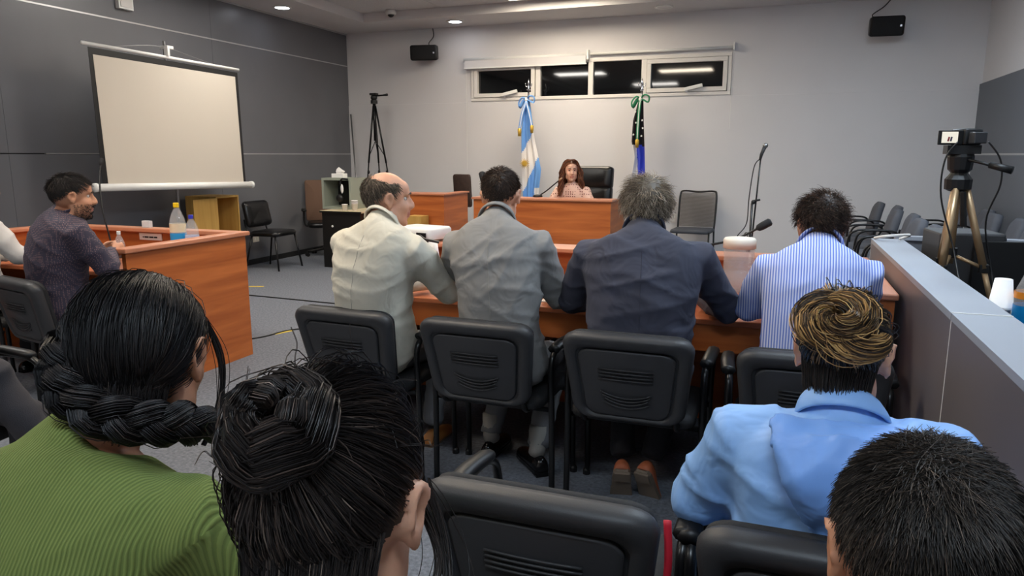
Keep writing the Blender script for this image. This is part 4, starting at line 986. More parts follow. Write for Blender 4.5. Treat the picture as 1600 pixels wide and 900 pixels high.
def head_shape(mb, X, fem=False, nose=1.0, wide=1.0):
    """X maps head-local vectors (x right, y face, z up)"""
    R3 = X.to_3x3()
    def e(c, r, M3=None): mb.ell(X @ Vector((c[0]*wide, c[1], c[2])), (r[0]*wide, r[1], r[2]), R3 @ (M3 or Matrix.Identity(3)), 20, 14)
    e((0, -.012, .03), (.0745, .097, .088)); e((0, .030, -.028), (.060, .062, .084)); e((0, .040, -.074), (.046 if fem else .050, .044, .040))
    e((0, .074, -.096), (.019, .016, .017)); e((0, .05, .045), (.055, .042, .045))
    for s in (-1, 1):
        e((s*.034, .052, -.026), (.026, .032, .030)); e((s*.048, .01, -.06), (.016, .035, .036))
        e((s*.024, .080, .028), (.024, .012, .009))
        if nose: e((s*.011, .099*nose, -.026), (.0095, .011, .009))
        e((s*.078/wide, -.010, .002), (.008, .017, .029), Matrix.Rotation(R(-14), 3, 'X') @ Matrix.Rotation(R(s*-18), 3, 'Z'))
        e((s*.077/wide, -.004, -.022), (.008, .011, .014))
        pts = [X @ Vector((s*(.084+.004*math.sin(a)), -.012+.018*math.cos(a), .004+.027*math.sin(a))) for a in np.linspace(-1.2, 3.6, 10)]
        mb.tube(pts, .0045, 6)
    mb.tube([X @ Vector(q) for q in ((0, .080, .030), (0, .093, .010), (0, .108*nose, -.014), (0, .110*nose, -.022), (0, .098, -.034))], [.011, .0095, .011, .0125, .010], 10)
    e((0, .091, -.055), (.021, .010, .0065)); e((0, .089, -.066), (.018, .010, .0070))
def person(label, hip, neck, head, hyaw, hpitch=0.0, hroll=0.0, yaw=0.0, sw=.18, belly=1.0, back=.03, hipw=1.0, arms=(), legs=(), skin=None, fem=False,
           hair=None, garment=None, pants=None, shoes=None, hscale=1.0, face=True, cat='person', group='people in the room', ztop=None, vox=.0075, gv=.0105, collar=None, seam=False, sock=None, lowbody=True, neck_r=.055, beard=None):
    loc = Vector((hip[0], hip[1], 0)); root = thing('person', label, cat, loc, 0, group)
    L = lambda p: Vector(p)-loc
    hip_, neck_, head_ = L(hip), L(neck), L(head); skin = skin or SK
    X = Matrix.Translation(head_) @ Matrix.Rotation(R(hyaw), 4, 'Z') @ Matrix.Rotation(R(hpitch), 4, 'X') @ Matrix.Rotation(R(hroll), 4, 'Y') @ Matrix.Scale(hscale, 4)
    b = MB(); head_shape(b, X, fem)
    rings, pt, r = torso_rings(hip_, neck_, R(yaw), sw, belly, back, 0, hipw); b.loft(rings)
    nb = pt(.93); hb = X @ Vector((0, -.022, -.055)); b.tube([nb, neck_.lerp(hb, .45), hb], [neck_r*1.08, neck_r*.97, neck_r], 16)
    sh = [pt(.84)+r*s*(sw*.93) for s in (-1, 1)]
    up_r, el_r, wr_r = (.047, .038, .025) if not fem else (.042, .034, .022)
    for k, a in enumerate(arms):
        el, wr = L(a['elbow']), L(a['wrist'])
        b.tube([sh[k].lerp(pt(.84), .25), sh[k], sh[k].lerp(el, .5), el, el.lerp(wr, .35), wr], [.05, .055, up_r, el_r, el_r*.98, wr_r], 12)
        d = Vector(a.get('dir', wr-el)); hand(b, wr+d.normalized()*.012, d, a.get('nrm', (0, 0, 1)), a.get('side', -1 if k else 1), a.get('curl', .4), s=.95 if not fem else .88)
    me = remesh(b, vox, 3)
    # eye sockets, mouth line, ear hollows
    co = verts(me); Xi = np.array(X.inverted()); hl = co@Xi[:3, :3].T+Xi[:3, 3]; yv = np.array((X.to_3x3() @ Vector((0, 1, 0))).normalized()); xv = np.array((X.to_3x3() @ Vector((1, 0, 0))).normalized())
    for s in (-1, 1):
        g = np.exp(-(((hl[:, 0]-s*.031)/.017)**2+((hl[:, 2]-.010)/.011)**2))*(hl[:, 1] > .03); co -= yv*(g*.010)[:, None]
        g = np.exp(-(((hl[:, 1]+.010)/.009)**2+((hl[:, 2]-.004)/.016)**2))*(s*hl[:, 0] > .06); co -= xv*s*(g*.010)[:, None]
    g = np.exp(-(((hl[:, 0])/.024)**2+((hl[:, 2]+.0605)/.003)**2))*(hl[:, 1] > .05); co -= yv*(g*.005)[:, None]
    setverts(me, co)
    lipm = (np.abs(hl[:, 2]+.0605) < .0115) & (np.abs(hl[:, 0]) < .021) & (hl[:, 1] > .075)
    body = obj_from(me, 'body', [skin, LIP], root)
    pv = np.empty(len(me.loops), np.int32); me.loops.foreach_get('vertex_index', pv)
    ls = np.empty(len(me.polygons), np.int32); me.polygons.foreach_get('loop_start', ls)
    me.polygons.foreach_set('material_index', lipm[pv[ls]].astype(np.int32))
    if face:
        for s in (-1, 1):
            e_ = MB().ell(X @ Vector((s*.031, .0635, .010)), (.0115*hscale,)*3, X.to_3x3().normalized(), 14, 10).build('eye', EYEW, body, True)
            MB().ell(X @ Vector((s*.031, .0730, .010)), (.0066*hscale, .003*hscale, .0066*hscale), X.to_3x3().normalized(), 12, 8).build('iris', IRIS, e_, True)
            MB().tube([X @ Vector((s*q, y_, z_)) for q, y_, z_ in ((.012, .091, .029), (.026, .092, .034), (.046, .080, .030))], [.0035, .0045, .002], 6).build('eyebrow', BROW, body, True)
    if hair is not None:
        hm = merge_hair(hair['parts'], 'hair'); a = verts(hm); Xa = np.array(X); setverts(hm, a@Xa[:3, :3].T+Xa[:3, 3])
        ho = obj_from(hm, 'hair', hair.get('mat', HM), root)
    if beard:
        nn = normals(me); m_ = (hl[:, 2] < -.034) & (hl[:, 2] > -.115) & (hl[:, 1] > -.005) & ~lipm & (np.abs(hl[:, 0]) < .075) & ((np.abs(hl[:, 0]) > .030) | (hl[:, 2] < -.072) | ((hl[:, 2] < -.036) & (hl[:, 2] > -.052) & (hl[:, 1] > .08))) & ((hl[:, 2] < -.05) | (np.abs(hl[:, 0]) > .048) | (hl[:, 1] > .08))
        r_ = np.random.default_rng(5); ids = np.repeat(np.nonzero(m_)[0], 3); jit = r_.normal(0, .002, (len(ids), 3)); p0 = co[ids]+jit; dd = nn[ids]*.6+r_.normal(0, .25, (len(ids), 3)); dd[:, 2] -= .7; dd = unit(dd)
        bp_ = p0[:, None]+dd[:, None]*np.linspace(0, .007, 4)[None, :, None]+nn[ids][:, None]*.001
        bm = strand_mesh('beard', [(bp_, taper(len(ids), 4, .0009), pal(len(ids), *beard, r_), [])]); obj_from(bm, 'beard', HMD, root)
    # upper garment
    if garment:
        gm, amp = garment['mat'], garment.get('amp', .006); off = garment.get('off', .013)
        g = MB(); rg, _, _ = torso_rings(hip_, neck_, R(yaw), sw, belly, back, off, hipw, tmax=garment.get('top', 1.01)); g.loft(rg)
        for k, a in enumerate(arms):
            el, wr = L(a['elbow']), L(a['wrist']); cut = a.get('sleeve', .96); e2 = el.lerp(wr, cut)
            so_ = off+.004
            g.tube([sh[k].lerp(pt(.84), .35), sh[k], sh[k].lerp(el, .5), el, el.lerp(e2, .4), e2], [.052+so_, .056+so_, up_r+so_+.004, el_r+so_+.003, el_r+so_-.002, wr_r+so_+.004], 16)
            g.ell(tuple(el), (el_r+so_+.004,)*3)
        if garment.get('neck', True):
            upn = (hb-neck_).normalized(); g.tube([pt(.86), neck_-upn*.005, neck_+upn*.022], [neck_r+.030, neck_r+.022, neck_r+.012], 20)
        if 'shape' in garment: garment['shape'](g, L)
        gme = remesh(g, gv, 5); co = verts(gme); nn = normals(gme)
        # keep the folds off the collar
        w_ = np.clip((np.linalg.norm(co-np.array(neck_), axis=1)-.06)/.08, 0, 1)
        co = co+nn*(folds(co, garment.get('seed', 1), amp, garment.get('wl', .12), garment.get('vert', 0))*w_)[:, None]; setverts(gme, co)
        go = obj_from(gme, garment.get('name', 'jacket'), gm, root)
        if collar:
            up = (hb-neck_).normalized(); cr = MB(); rr = []
            f2 = up.cross(r).normalized()
            for k2 in range(29):
                a = 2*math.pi*k2/28; c_ = neck_+up*(.010-.018*math.sin(a))+r*math.cos(a)*(neck_r+.019)+f2*(math.sin(a)*(neck_r+.021)+.003)
                ou = (r*math.cos(a)+f2*math.sin(a)).normalized(); ax = (up*.90-ou*.42).normalized(); bx = (ou*.90+up*.42).normalized()
                rr.append([c_+ax*.024*math.cos(q)+bx*.0065*math.sin(q) for q in np.linspace(0, 2*math.pi, 12, endpoint=False)])
            cr.loft(rr, caps=False); cr.build('collar', collar, go, True)
        if seam:
            from mathutils.bvhtree import BVHTree
            bv = BVHTree.FromPolygons([tuple(p) for p in co], [tuple(p.vertices) for p in gme.polygons]); fwd = Vector((-math.sin(R(yaw)), math.cos(R(yaw)), 0)); pts = []
            for q in np.linspace(.12, .93, 22):
                c_ = pt(q); h_ = bv.ray_cast(c_-fwd*.5, fwd)
                if h_[0] is not None: pts.append(h_[0]-fwd*.0002)
            if len(pts) > 3: MB().tube(pts, .0010, 5).build('back_seam', seam, go, True)
    if pants:
        p_ = MB(); p_.ell(tuple(hip_+Vector((0, .0, -.01))), (.175*hipw, .14, .10), Matrix.Rotation(R(yaw), 3, 'Z'))
        for k, lg in enumerate(legs):
            s = (-1, 1)[k]; hj = hip_+r*s*.09*hipw; kn, an = L(lg['knee']), L(lg['ankle'])
            p_.tube([hj, hj.lerp(kn, .5), kn, kn.lerp(an, .45), an], [.088, .082, .066, .060, .050], 14); p_.ell(tuple(kn), (.066,)*3)
        pm = remesh(p_, .015, 4); co = verts(pm); nn = normals(pm); setverts(pm, co+nn*folds(co, 5, .004, .1)[:, None]); obj_from(pm, 'trousers', pants, root)
    if shoes:
        for k, lg in enumerate(legs):
            an = L(lg['ankle']); F3 = lg.get('rot', Matrix.Rotation(R(lg.get('yaw', 0)), 3, 'Z')); org = an+Vector(lg.get('drop', (0, 0, -.03)))
            if sock: MB().tube([an+Vector((0, 0, .10)), an+Vector((0, 0, .0)), org+F3 @ Vector((0, .01, -.0))], [.040, .038, .040], 12).build('sock', sock, root, True)
            # foot frame: y toe, z up, origin at the ankle, sole at -.07
            prof = [(-.065, .024, .045), (-.05, .034, .060), (-.01, .038, .066), (.05, .040, .050), (.11, .046, .036), (.16, .044, .030), (.19, .030, .022), (.20, .016, .014)]
            so_ = MB(); so_.loft([[org+F3 @ Vector((math.cos(a)*w_, y, -.062+h_*max(0, math.sin(a))+.004*min(0, math.sin(a)))) for a in np.linspace(0, 2*math.pi, 18, endpoint=False)] for y, w_, h_ in prof])
            up_ = so_.build('shoe', shoes[0], root, True)
            sl = MB(); sl.loft([[org+F3 @ Vector((x*1.02, y_, z)) for x, y_ in [(q*w_, y) for y, w_, _ in prof for q in (1,)]+[(-w_, y) for y, w_, _ in reversed(prof)]] for z in (-.078, -.060)])
            sl.build('sole', shoes[1], up_)
            ph = MB().obox(org+F3 @ Vector((0, -.035, -.082)), (.062, .055, .012), F3).build('heel', shoes[1], up_)
    return root
# ------------------------------------------------------------------ the people
BLACKH = ([(22, 19, 19), (36, 30, 28), (52, 42, 37)], [5, 3, 1]); DARKBR = ([(42, 31, 25), (64, 48, 38), (92, 70, 55)], [4, 3, 1])
GREYH = ([(128, 116, 100), (156, 144, 128), (86, 75, 64), (180, 170, 156)], [4, 3, 3, 1]); SALT = ([(98, 86, 72), (128, 116, 102), (64, 55, 47)], [3, 2, 3])
cream = mat('cream_suit_cloth', (206, 200, 184), .85, noise=8, vary=.04, bump=(11, .5, .02)); greyc = mat('grey_suit_cloth', (138, 136, 134), .85, noise=10, vary=.05, bump=(11, .5, .02))
navyc = mat('navy_suit_cloth', (62, 64, 78), .85, noise=10, vary=.06, bump=(9, .6, .025)); stripe = stripes('blue_striped_shirt', (104, 128, 206), (204, 212, 238), 34, 'X', .8, .5)
navydot = dots('dark_dotted_shirt', (56, 52, 68), (118, 94, 96), 115, .30); green = stripes('green_ribbed_knit', (100, 114, 56), (118, 132, 68), 75, 'X', .95, .5, .6)
taupe = mat('taupe_knit', (104, 96, 92), .9, bump=(200, .4)); blue = mat('light_blue_nylon', (136, 178, 232), .5, noise=6, vary=.05, bump=(12, .5, .02))
darkc = mat('charcoal_cloth', (52, 50, 54), .9, bump=(300, .3)); trous = mat('dark_trousers', (40, 40, 44), .9, bump=(300, .3)); trousg = mat('grey_trousers', (108, 108, 110), .9, bump=(300, .3))
floral = dots('pink_floral_blouse', (228, 190, 172), (120, 60, 58), 38, .26); tan = mat('tan_leather', (176, 116, 62), .5); solew = mat('worn_sole', (120, 106, 92), .8); blk = mat('polished_black_leather', (14, 14, 15), .2)
clog = mat('orange_brown_leather', (170, 92, 58), .6); paleshirt = mat('pale_grey_shirt', (196, 192, 188), .8); seamd = mat('grey_thread', (140, 136, 128), .9); seamn = mat('navy_thread', (48, 49, 60), .9)
whites = mat('white_shirt', (224, 224, 226), .8); sockg = mat('grey_sock', (150, 146, 140), .9)
def A(elbow, wrist, **k): return dict(elbow=elbow, wrist=wrist, **k)
def seatlegs(x, y0, dy=.42, sp=.11, tuck=.0): return [dict(knee=(x+s*sp, y0+dy, .50), ankle=(x+s*sp, y0+dy-.06-tuck, .10)) for s in (-1, 1)]

# row of men at the counsel table
person('balding man in a cream jacket at the table, head turned to the right', (-1.64, 2.72, .56), (-1.565, 2.665, 1.135), (-1.575, 2.735, 1.228), -48, -3, 0, yaw=-8, sw=.178, belly=1.15, back=.045,
       arms=[A((-1.84, 2.88, .81), (-1.58, 3.20, .80)), A((-1.355, 2.86, .82), (-1.34, 3.22, .80))], legs=[dict(knee=(-1.75, 3.14, .51), ankle=(-1.75, 3.02, .10)), dict(knee=(-1.52, 3.14, .51), ankle=(-1.55, 3.06, .10))],
       skin=SK, hair=dict(parts=[short_hair(1700, .035, .0011, *SALT, 3, flat=.85, bald=True, sides=.8)], mat=HMD), garment=dict(mat=cream, amp=.006, seed=4), pants=trousg, shoes=(tan, solew), collar=cream, seam=seamd)
person('man in a grey suit seated second along the table, seen from behind', (-1.04, 2.72, .56), (-1.10, 2.81, 1.148), (-1.115, 2.895, 1.243), 8, -4, 0, yaw=6, sw=.182, belly=1.0, back=.04,
       arms=[A((-1.36, 2.96, .81), (-1.18, 3.27, .80)), A((-.865, 2.93, .82), (-1.0, 3.25, .80))], legs=[dict(knee=(-1.17, 3.14, .51), ankle=(-1.21, 3.0, .12)), dict(knee=(-.93, 3.14, .51), ankle=(-.95, 2.92, .12), yaw=40)],
       hair=dict(parts=[short_hair(2600, .045, .0010, *DARKBR, 5, flat=.86, sides=.22, front=.6, grav=.0)], mat=HMD), garment=dict(mat=greyc, amp=.006, seed=8), pants=trousg, shoes=(blk, blk), collar=greyc, seam=seamd, sock=sockg)
fe = Matrix.Rotation(R(-58), 3, 'X')
person('grey-haired man in a navy suit seated third along the table, seen from behind', (-.47, 2.72, .56), (-.480, 2.785, 1.130), (-.487, 2.865, 1.205), 14, -6, 0, yaw=8, sw=.222, belly=1.2, back=.045,
       arms=[A((-.795, 2.88, .81), (-.62, 3.2, .80)), A((-.165, 2.97, .81), (-.30, 3.26, .80))], legs=[dict(knee=(-.60, 3.12, .50), ankle=(-.55, 2.84, .17), rot=Matrix.Rotation(R(12), 3, 'Z') @ fe, drop=(0, 0, -.04)), dict(knee=(-.36, 3.12, .50), ankle=(-.43, 2.86, .17), rot=Matrix.Rotation(R(-14), 3, 'Z') @ fe, drop=(0, 0, -.04))],
       hair=dict(parts=[short_hair(3200, .085, .0012, *GREYH, 6, flat=.84, wave=.010, sides=.95, P=8, shell=.12, grav=.45)], mat=HMD), garment=dict(mat=navyc, amp=.008, seed=12, wl=.15), pants=trous, shoes=(clog, solew), collar=navyc, seam=seamn)
person('dark-haired man in a blue striped shirt at the right end of the table', (.12, 2.72, .56), (.155, 2.865, 1.082), (.158, 2.945, 1.148), 12, -12, 0, yaw=-4, sw=.175, belly=1.0, back=.05,
       arms=[A((-.085, 2.95, .82), (.06, 3.28, .80)), A((.305, 2.90, .84), (.18, 3.22, .80))], legs=seatlegs(.12, 2.72, .42), skin=SK2,
       hair=dict(parts=[short_hair(2900, .06, .0011, *DARKBR, 7, flat=.66, wave=.011, sides=.7, P=7, shell=.10)], mat=HMD), garment=dict(mat=stripe, amp=.004, seed=15, off=.010, name='shirt'), pants=trous, shoes=(blk, blk), collar=stripe)
# man in patterned shirt at the left desk, and his neighbour at the frame edge
lmh = short_hair(2800, .05, .0012, *BLACKH, 9, flat=.84, sides=.3, front=-.5, grav=.0)
person('bearded man in a dark patterned shirt holding a bottle at the left desk', (-3.68, 2.80, .56), (-3.555, 2.79, 1.120), (-3.505, 2.79, 1.198), -30, -4, 0, yaw=-20, sw=.195, belly=1.12, back=.04,
       arms=[A((-3.86, 2.96, .80), (-3.745, 3.10, .86), dir=(.1, .95, .1), nrm=(-.95, .1, .3), curl=.55), A((-3.37, 2.85, .81), (-3.605, 3.08, .865), dir=(-.2, .95, .1), nrm=(.95, .2, .25), curl=.55)], legs=seatlegs(-3.66, 2.84, .4),
       skin=SK2, hair=dict(parts=[lmh], mat=HMD), garment=dict(mat=navydot, amp=.005, seed=21, off=.011, name='shirt'), pants=trous, shoes=(blk, blk), collar=navydot, beard=BLACKH)
person('person in a pale sleeve at the far left edge behind the left desk', (-4.52, 2.90, .56), (-4.50, 2.90, 1.10), (-4.50, 2.97, 1.21), -10, 0, 0, yaw=0, sw=.18,
       arms=[A((-4.78, 2.95, .81), (-4.5, 3.2, .80)), A((-4.25, 2.98, .83), (-4.12, 3.22, .79))], legs=seatlegs(-4.52, 2.9, .4), hair=dict(parts=[short_hair(900, .05, .0018, *BLACKH, 31, flat=.8)], mat=HMD),
       garment=dict(mat=paleshirt, amp=.005, seed=22, name='shirt'), pants=trous, shoes=(blk, blk), vox=.009)
person('person in charcoal trousers with crossed legs, only a knee showing at the left edge', (-2.92, 1.60, .56), (-2.98, 1.60, 1.10), (-2.94, 1.60, 1.21), -82, 0, 0, yaw=-82, sw=.185,
       arms=[A((-3.02, 1.86, .84), (-2.80, 1.76, .70)), A((-3.02, 1.34, .84), (-2.80, 1.45, .70))], legs=[dict(knee=(-2.48, 1.70, .50), ankle=(-2.54, 1.72, .10), yaw=-82), dict(knee=(-2.42, 1.56, .70), ankle=(-2.28, 1.66, .34), yaw=-60)], hair=dict(parts=[short_hair(900, .05, .0018, *BLACKH, 32, flat=.8)], mat=HMD),
       garment=dict(mat=darkc, amp=.006, seed=23, name='sweater'), pants=darkc, shoes=(blk, blk), vox=.009)
# judge
rj = np.random.default_rng(41); jp = []
JH = ([(88, 54, 38), (122, 78, 54), (150, 102, 72), (62, 38, 28)], [4, 3, 2, 2])
for k in range(26):
    s = 1 if k % 2 else -1; a = .35+.75*rj.uniform(); y0 = rj.uniform(-.09, .03)
    pts = [(s*.012, y0+.03, .118), (s*.055, y0+.03*rj.normal(), .10), (s*(.082+.01*rj.uniform()), y0, .03)]
    for q in range(1, 7): pts.append((s*(.096+.034*q/6+.016*math.sin(q*1.7+k)), y0*.8+.02*math.cos(q*1.6+k)+.006*q, .03-.052*q))
    jp.append(lock(smoothpath(pts, 2), [.010]+[.019]*(2*(len(pts)-1)-3)+[.012, .008, .004], 30, .0022, *JH, 100+k, twist=2.5, mess=.006))
for k in range(14):
    x = -.07+.14*k/13; pts = [(x*.5, -.02, .122), (x, -.09, .07), (x*1.1, -.115, 0), (x*1.2, -.12+.01*math.sin(k), -.1), (x*1.3, -.11, -.2), (x*1.3, -.10, -.27)]
    jp.append(lock(smoothpath(pts, 3), [.012]+[.018]*13+[.012, .006], 30, .0020, *JH, 140+k, twist=2, mess=.006))
person('woman judge with long wavy brown hair in a pink patterned blouse', (-2.24, 8.17, .57), (-2.245, 8.10, 1.085), (-2.245, 8.065, 1.235), 180+22, -2, 0, yaw=180, sw=.165, fem=True, belly=.95, back=.02,
       arms=[A((-1.97, 8.02, .80), (-2.12, 7.86, .765), side=-1), A((-2.52, 8.02, .80), (-2.38, 7.86, .765), side=1)], legs=[dict(knee=(-2.14, 7.80, .5), ankle=(-2.14, 7.86, .1), yaw=180), dict(knee=(-2.34, 7.80, .5), ankle=(-2.34, 7.86, .1), yaw=180)], skin=SK3,
       hair=dict(parts=[pulled(700, lambda d: np.stack([np.sign(d[:, 0])*1.0, -.25+0*d[:, 0], -.25+0*d[:, 0]], 1), .0018, *JH, 44, line='fem', h=(.05, .16))]+jp, mat=HMD),
       garment=dict(mat=floral, amp=.004, seed=30, name='blouse', off=.010), pants=trous, shoes=(blk, blk), neck_r=.048, vox=.007)

# ---- foreground
# woman with dark braid in a green ribbed top
gt = lambda d: np.stack([np.clip(d[:, 0]*1.0, -.75, .62), -.72-.1*np.abs(d[:, 0]), -.80+.45*np.clip(-d[:, 0]-.1, 0, 1)], 1)
GB = ([(20, 18, 19), (32, 28, 28), (56, 48, 44)], [6, 3, .5])
bc = [Vector(p) for p in smoothpath([(-.070, -.062, .040), (-.066, -.088, .005), (-.046, -.103, -.028), (-.012, -.104, -.055), (.028, -.096, -.070), (.062, -.072, -.078), (.086, -.040, -.084), (.100, -.005, -.098)], 5)]
gp = [pulled(6000, gt, .00066, *GB, 51, P=9, h=(.03, .11), line='fem', mess=.006, shell=.028)]
nb_ = len(bc)
for k in range(3):
    cc_ = []
    for i, p in enumerate(bc):
        s = i/(nb_-1); tn = (bc[min(i+1, nb_-1)]-bc[max(i-1, 0)]).normalized(); out_ = Vector((p.x, p.y, 0)).normalized(); lat = tn.cross(out_).normalized()
        a = 2*math.pi*(s*2.6+k/3); cc_.append(p+lat*.0155*math.sin(a)+out_*.009*math.sin(2*a))
    gp.append(lock(cc_, [.009]+[.0145]*(nb_-6)+[.013, .012, .010, .008, .005], 320, .0007, *GB, 60+k, twist=1.2, mess=.003))
gw = [lock(smoothpath(p_, 5), .003, 40, .0006, *GB, 70+i, twist=1, mess=.006, core=False) for i, p_ in enumerate(([(.075, .03, .05), (.09, .045, .0), (.088, .05, -.06), (.08, .03, -.11)], [(.07, .05, .04), (.082, .065, -.02), (.085, .055, -.08), (.07, .03, -.13)]))]
person('woman in a green ribbed top with dark braided hair, seen from behind at lower left', (-.93, .58, .55), (-.855, .655, 1.030), (-.825, .740, 1.138), 20, -10, 0, yaw=10, sw=.185, fem=True, belly=1.1, back=.04, hipw=1.1,
       arms=[A((-1.20, .72, .76), (-1.05, .98, .66)), A((-.62, .80, .76), (-.75, 1.02, .66))], legs=seatlegs(-.93, .58, .42), skin=SK2, hair=dict(parts=gp+gw+[nape_hair(1500, .045, .0007, *GB, 58)]), garment=dict(mat=green, amp=.003, seed=40, name='top', off=.012), pants=trous, shoes=(blk, blk), neck_r=.05, vox=.007, gv=.009)
# woman with a big dark bun
BB = ([(24, 20, 19), (38, 31, 28), (62, 51, 45), (104, 90, 80)], [5, 4, 1.4, .35]); Bd = unit(np.array([-.05, -.82, .55])); bcn = surf(Bd, .14)
bp = [pulled(7500, Bd, .00066, *BB, 81, P=9, stop=.16, h=(.03, .13), line='fem', mess=.012, shell=.025)]
e1 = unit(np.cross(Bd, [0, 0, 1.0])); e2 = np.cross(e1, Bd)
def coil(turns, R0, R1, r_l, hgt0, hgt1, ph, n, seed, mess=.004):
    c_ = []
    for q in np.linspace(0, 1, 22):
        a = ph+turns*2*math.pi*q; rr = R0+(R1-R0)*q; c_.append(bcn+(e1*math.cos(a)+e2*math.sin(a)*1.08)*rr+Bd*(hgt0+(hgt1-hgt0)*q+.004*math.sin(5*a)))
    pr = r_l*np.interp(np.linspace(0, 1, 22), [0, .12, .85, 1], [.5, 1, 1, .45]); return lock(c_, pr, n, .00065, *BB, seed, twist=3.5, mess=mess)
bp += [coil(1.15, .028, .031, .017, .000, .010, .3, 900, 82, .005), coil(.95, .022, .018, .015, .014, .024, 2.2, 650, 83, .004), coil(.7, .034, .035, .012, .006, .002, 4.0, 450, 84, .008), coil(.55, .015, .008, .010, .026, .030, 5.0, 300, 85, .004)]
rr_ = np.random.default_rng(86)
for k in range(34):     # loose flyaway hairs
    d = unit(rr_.normal(size=3)); d[1] = -abs(d[1])*.6; d[2] = abs(d[2])*.9+.1; d = unit(d); p = surf(d, .06); o_ = unit(rr_.normal(size=3))*.014+d*.006
    bp.append(lock(smoothpath([tuple(p), tuple(p+o_*.8+d*.006), tuple(p+o_*1.6+unit(rr_.normal(size=3))*.006), tuple(p+o_*2.2+unit(rr_.normal(size=3))*.010)], 4), .0008, 2, .0003, *BB, 200+k, core=False))
for i, p_ in enumerate(([(.074, .02, .0), (.09, .03, -.05), (.088, .01, -.10), (.10, .0, -.15)], [(.07, .04, .02), (.088, .05, -.04), (.10, .03, -.09), (.09, .02, -.14)])):
    bp.append(lock(smoothpath(p_, 5), .004, 30, .0005, *BB, 300+i, twist=1, mess=.012, core=False))
person('woman with a large dark hair bun in the foreground, seen from behind', (-.385, .345, .55), (-.390, .445, .965), (-.366, .528, 1.100), 8, -12, 0, yaw=6, sw=.165, fem=True, back=.04,
       arms=[A((-.64, .52, .72), (-.50, .80, .64)), A((-.16, .54, .72), (-.30, .82, .64))], legs=seatlegs(-.40, .34, .42), skin=SK, hair=dict(parts=bp+[nape_hair(2500, .07, .0006, *BB, 88)]), garment=dict(mat=taupe, amp=.003, seed=44, name='sweater', off=.012), pants=trous, shoes=(blk, blk), neck_r=.05, vox=.007)
# woman in the light blue jacket, highlighted bun
LB_ = ([(30, 25, 23), (46, 37, 31), (150, 116, 72), (186, 152, 100), (104, 80, 52)], [5, 3, 1.2, .7, 1.5]); LBB = ([(150, 116, 72), (186, 152, 100), (96, 74, 50), (46, 37, 31)], [3, 2, 2.5, 3.5])
Bd2 = unit(np.array([-.02, -.92, .32])); bcn2 = surf(Bd2, .12); f1 = unit(np.cross(Bd2, [0, 0, 1.0])); f2_ = np.cross(f1, Bd2)
jp2 = [pulled(3500, Bd2, .0010, *LB_, 91, P=8, stop=.12, h=(.03, .14), line='fem', mess=.012, shell=.025)]
def coil2(turns, R0, R1, r_l, h0, h1, ph, n, seed, dx=0, dz=0):
    c_ = []
    for q in np.linspace(0, 1, 18):
        a = ph+turns*2*math.pi*q; rr = R0+(R1-R0)*q; c_.append(bcn2+f1*dx+f2_*dz+(f1*math.cos(a)*1.2+f2_*math.sin(a))*rr+Bd2*(h0+(h1-h0)*q))
    return lock(c_, r_l*np.interp(np.linspace(0, 1, 18), [0, .15, .8, 1], [.5, 1, 1, .4]), n, .0009, *LBB, seed, twist=3, mess=.008)
jp2 += [coil2(1.05, .034, .036, .022, 0, .012, .8, 550, 92), coil2(.8, .022, .014, .018, .022, .028, 2.5, 380, 93), coil2(.6, .040, .030, .019, .0, .01, 3.2, 400, 94, -.03, -.015), coil2(.4, .05, .05, .014, .0, -.005, 5.2, 250, 95)]
def jshape(g, L):      # fuller shoulders of the loose jacket
    for x in (-.045, .315): g.ell(tuple(L((x, 1.42, .865))), (.075, .085, .08))
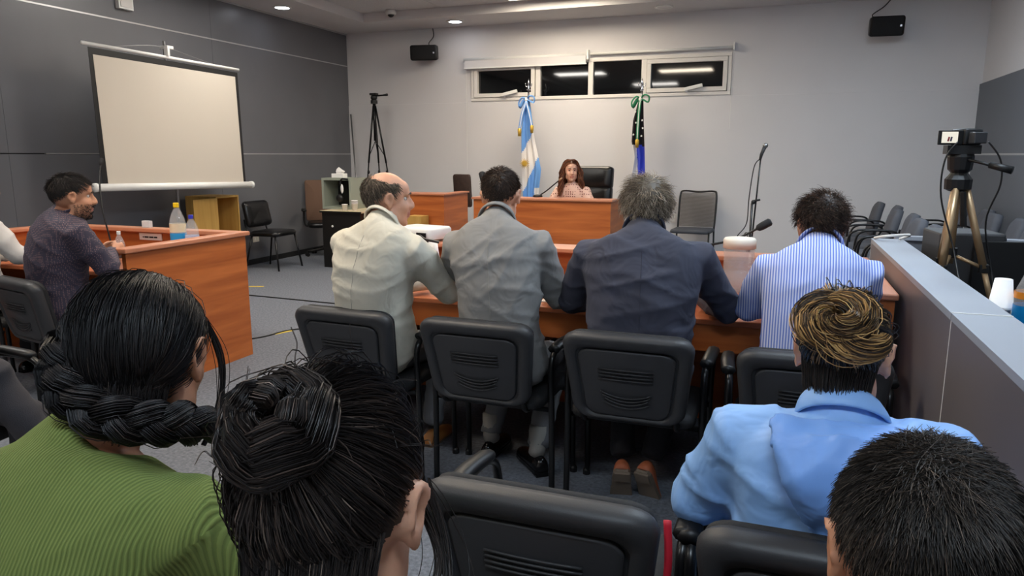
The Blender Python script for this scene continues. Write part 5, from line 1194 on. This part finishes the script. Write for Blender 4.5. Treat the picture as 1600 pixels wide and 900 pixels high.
jw = person('woman in a light blue hooded jacket with a highlighted hair bun, seen from behind', (.13, 1.46, .55), (.135, 1.395, .945), (.133, 1.455, 1.046), -10, -12, 0, yaw=-3, sw=.178, fem=True, belly=1.1, back=.03, hipw=1.1,
       arms=[A((-.115, 1.46, .715), (.03, 1.72, .65)), A((.39, 1.48, .715), (.25, 1.74, .65))], legs=seatlegs(.13, 1.36, .42), skin=SK, hair=dict(parts=jp2+[nape_hair(1600, .06, .0009, [(26, 22, 20), (40, 32, 27)], [2, 1], 98)]),
       garment=dict(mat=blue, amp=.010, seed=50, off=.022, wl=.14, shape=jshape), pants=trous, shoes=(blk, blk), collar=blue, neck_r=.052, vox=.007)
# hood lying on her back
hb_ = MB(); rings_ = []
for q in np.linspace(0, 1, 12):
    w_ = .115*(1-q)**.75+.012; z_ = .005-.235*q; y_ = -.005-.052*math.sin(math.pi*min(1, q*1.15+.12))-.060*q*(1-q)-.035
    rings_.append([Vector((math.cos(a)*w_+.015*q, y_-.125-.045*q+math.sin(a)*(.030*(1-q)+.010)+.30*(math.cos(a)*w_)**2*4, z_+.955+.012*math.sin(3*a+4*q))) for a in np.linspace(0, 2*math.pi, 22, endpoint=False)])
hb_.loft(rings_)
hm_ = remesh(hb_, .008, 4); co_ = verts(hm_); setverts(hm_, co_+normals(hm_)*folds(co_, 77, .006, .09, 1)[:, None])
obj_from(hm_, 'hood', mat('hood_blue_nylon', (118, 164, 234), .5, noise=6, vary=.05, bump=(12, .5, .02)), jw)
# short-haired man at the lower right
person('man with short black hair at the lower right corner, seen from behind', (.17, .60, .55), (.165, .675, .915), (.158, .755, 1.018), 0, -20, 0, yaw=0, sw=.19, back=.04,
       arms=[A((-.09, .78, .70), (.06, 1.02, .64)), A((.375, .78, .70), (.28, 1.02, .64))], legs=seatlegs(.17, .60, .42), skin=SK2, hscale=1.04,
       hair=dict(parts=[short_hair(11000, .034, .0006, [(30, 26, 24), (46, 40, 35), (78, 68, 60)], [5, 4, 1.6], 97, flat=.84, sides=.75, P=5, whorl=(-.12, -.50, .85), shell=.008)]), garment=dict(mat=darkc, amp=.004, seed=60, name='shirt', off=.010), pants=trous, shoes=(blk, blk), vox=.007)
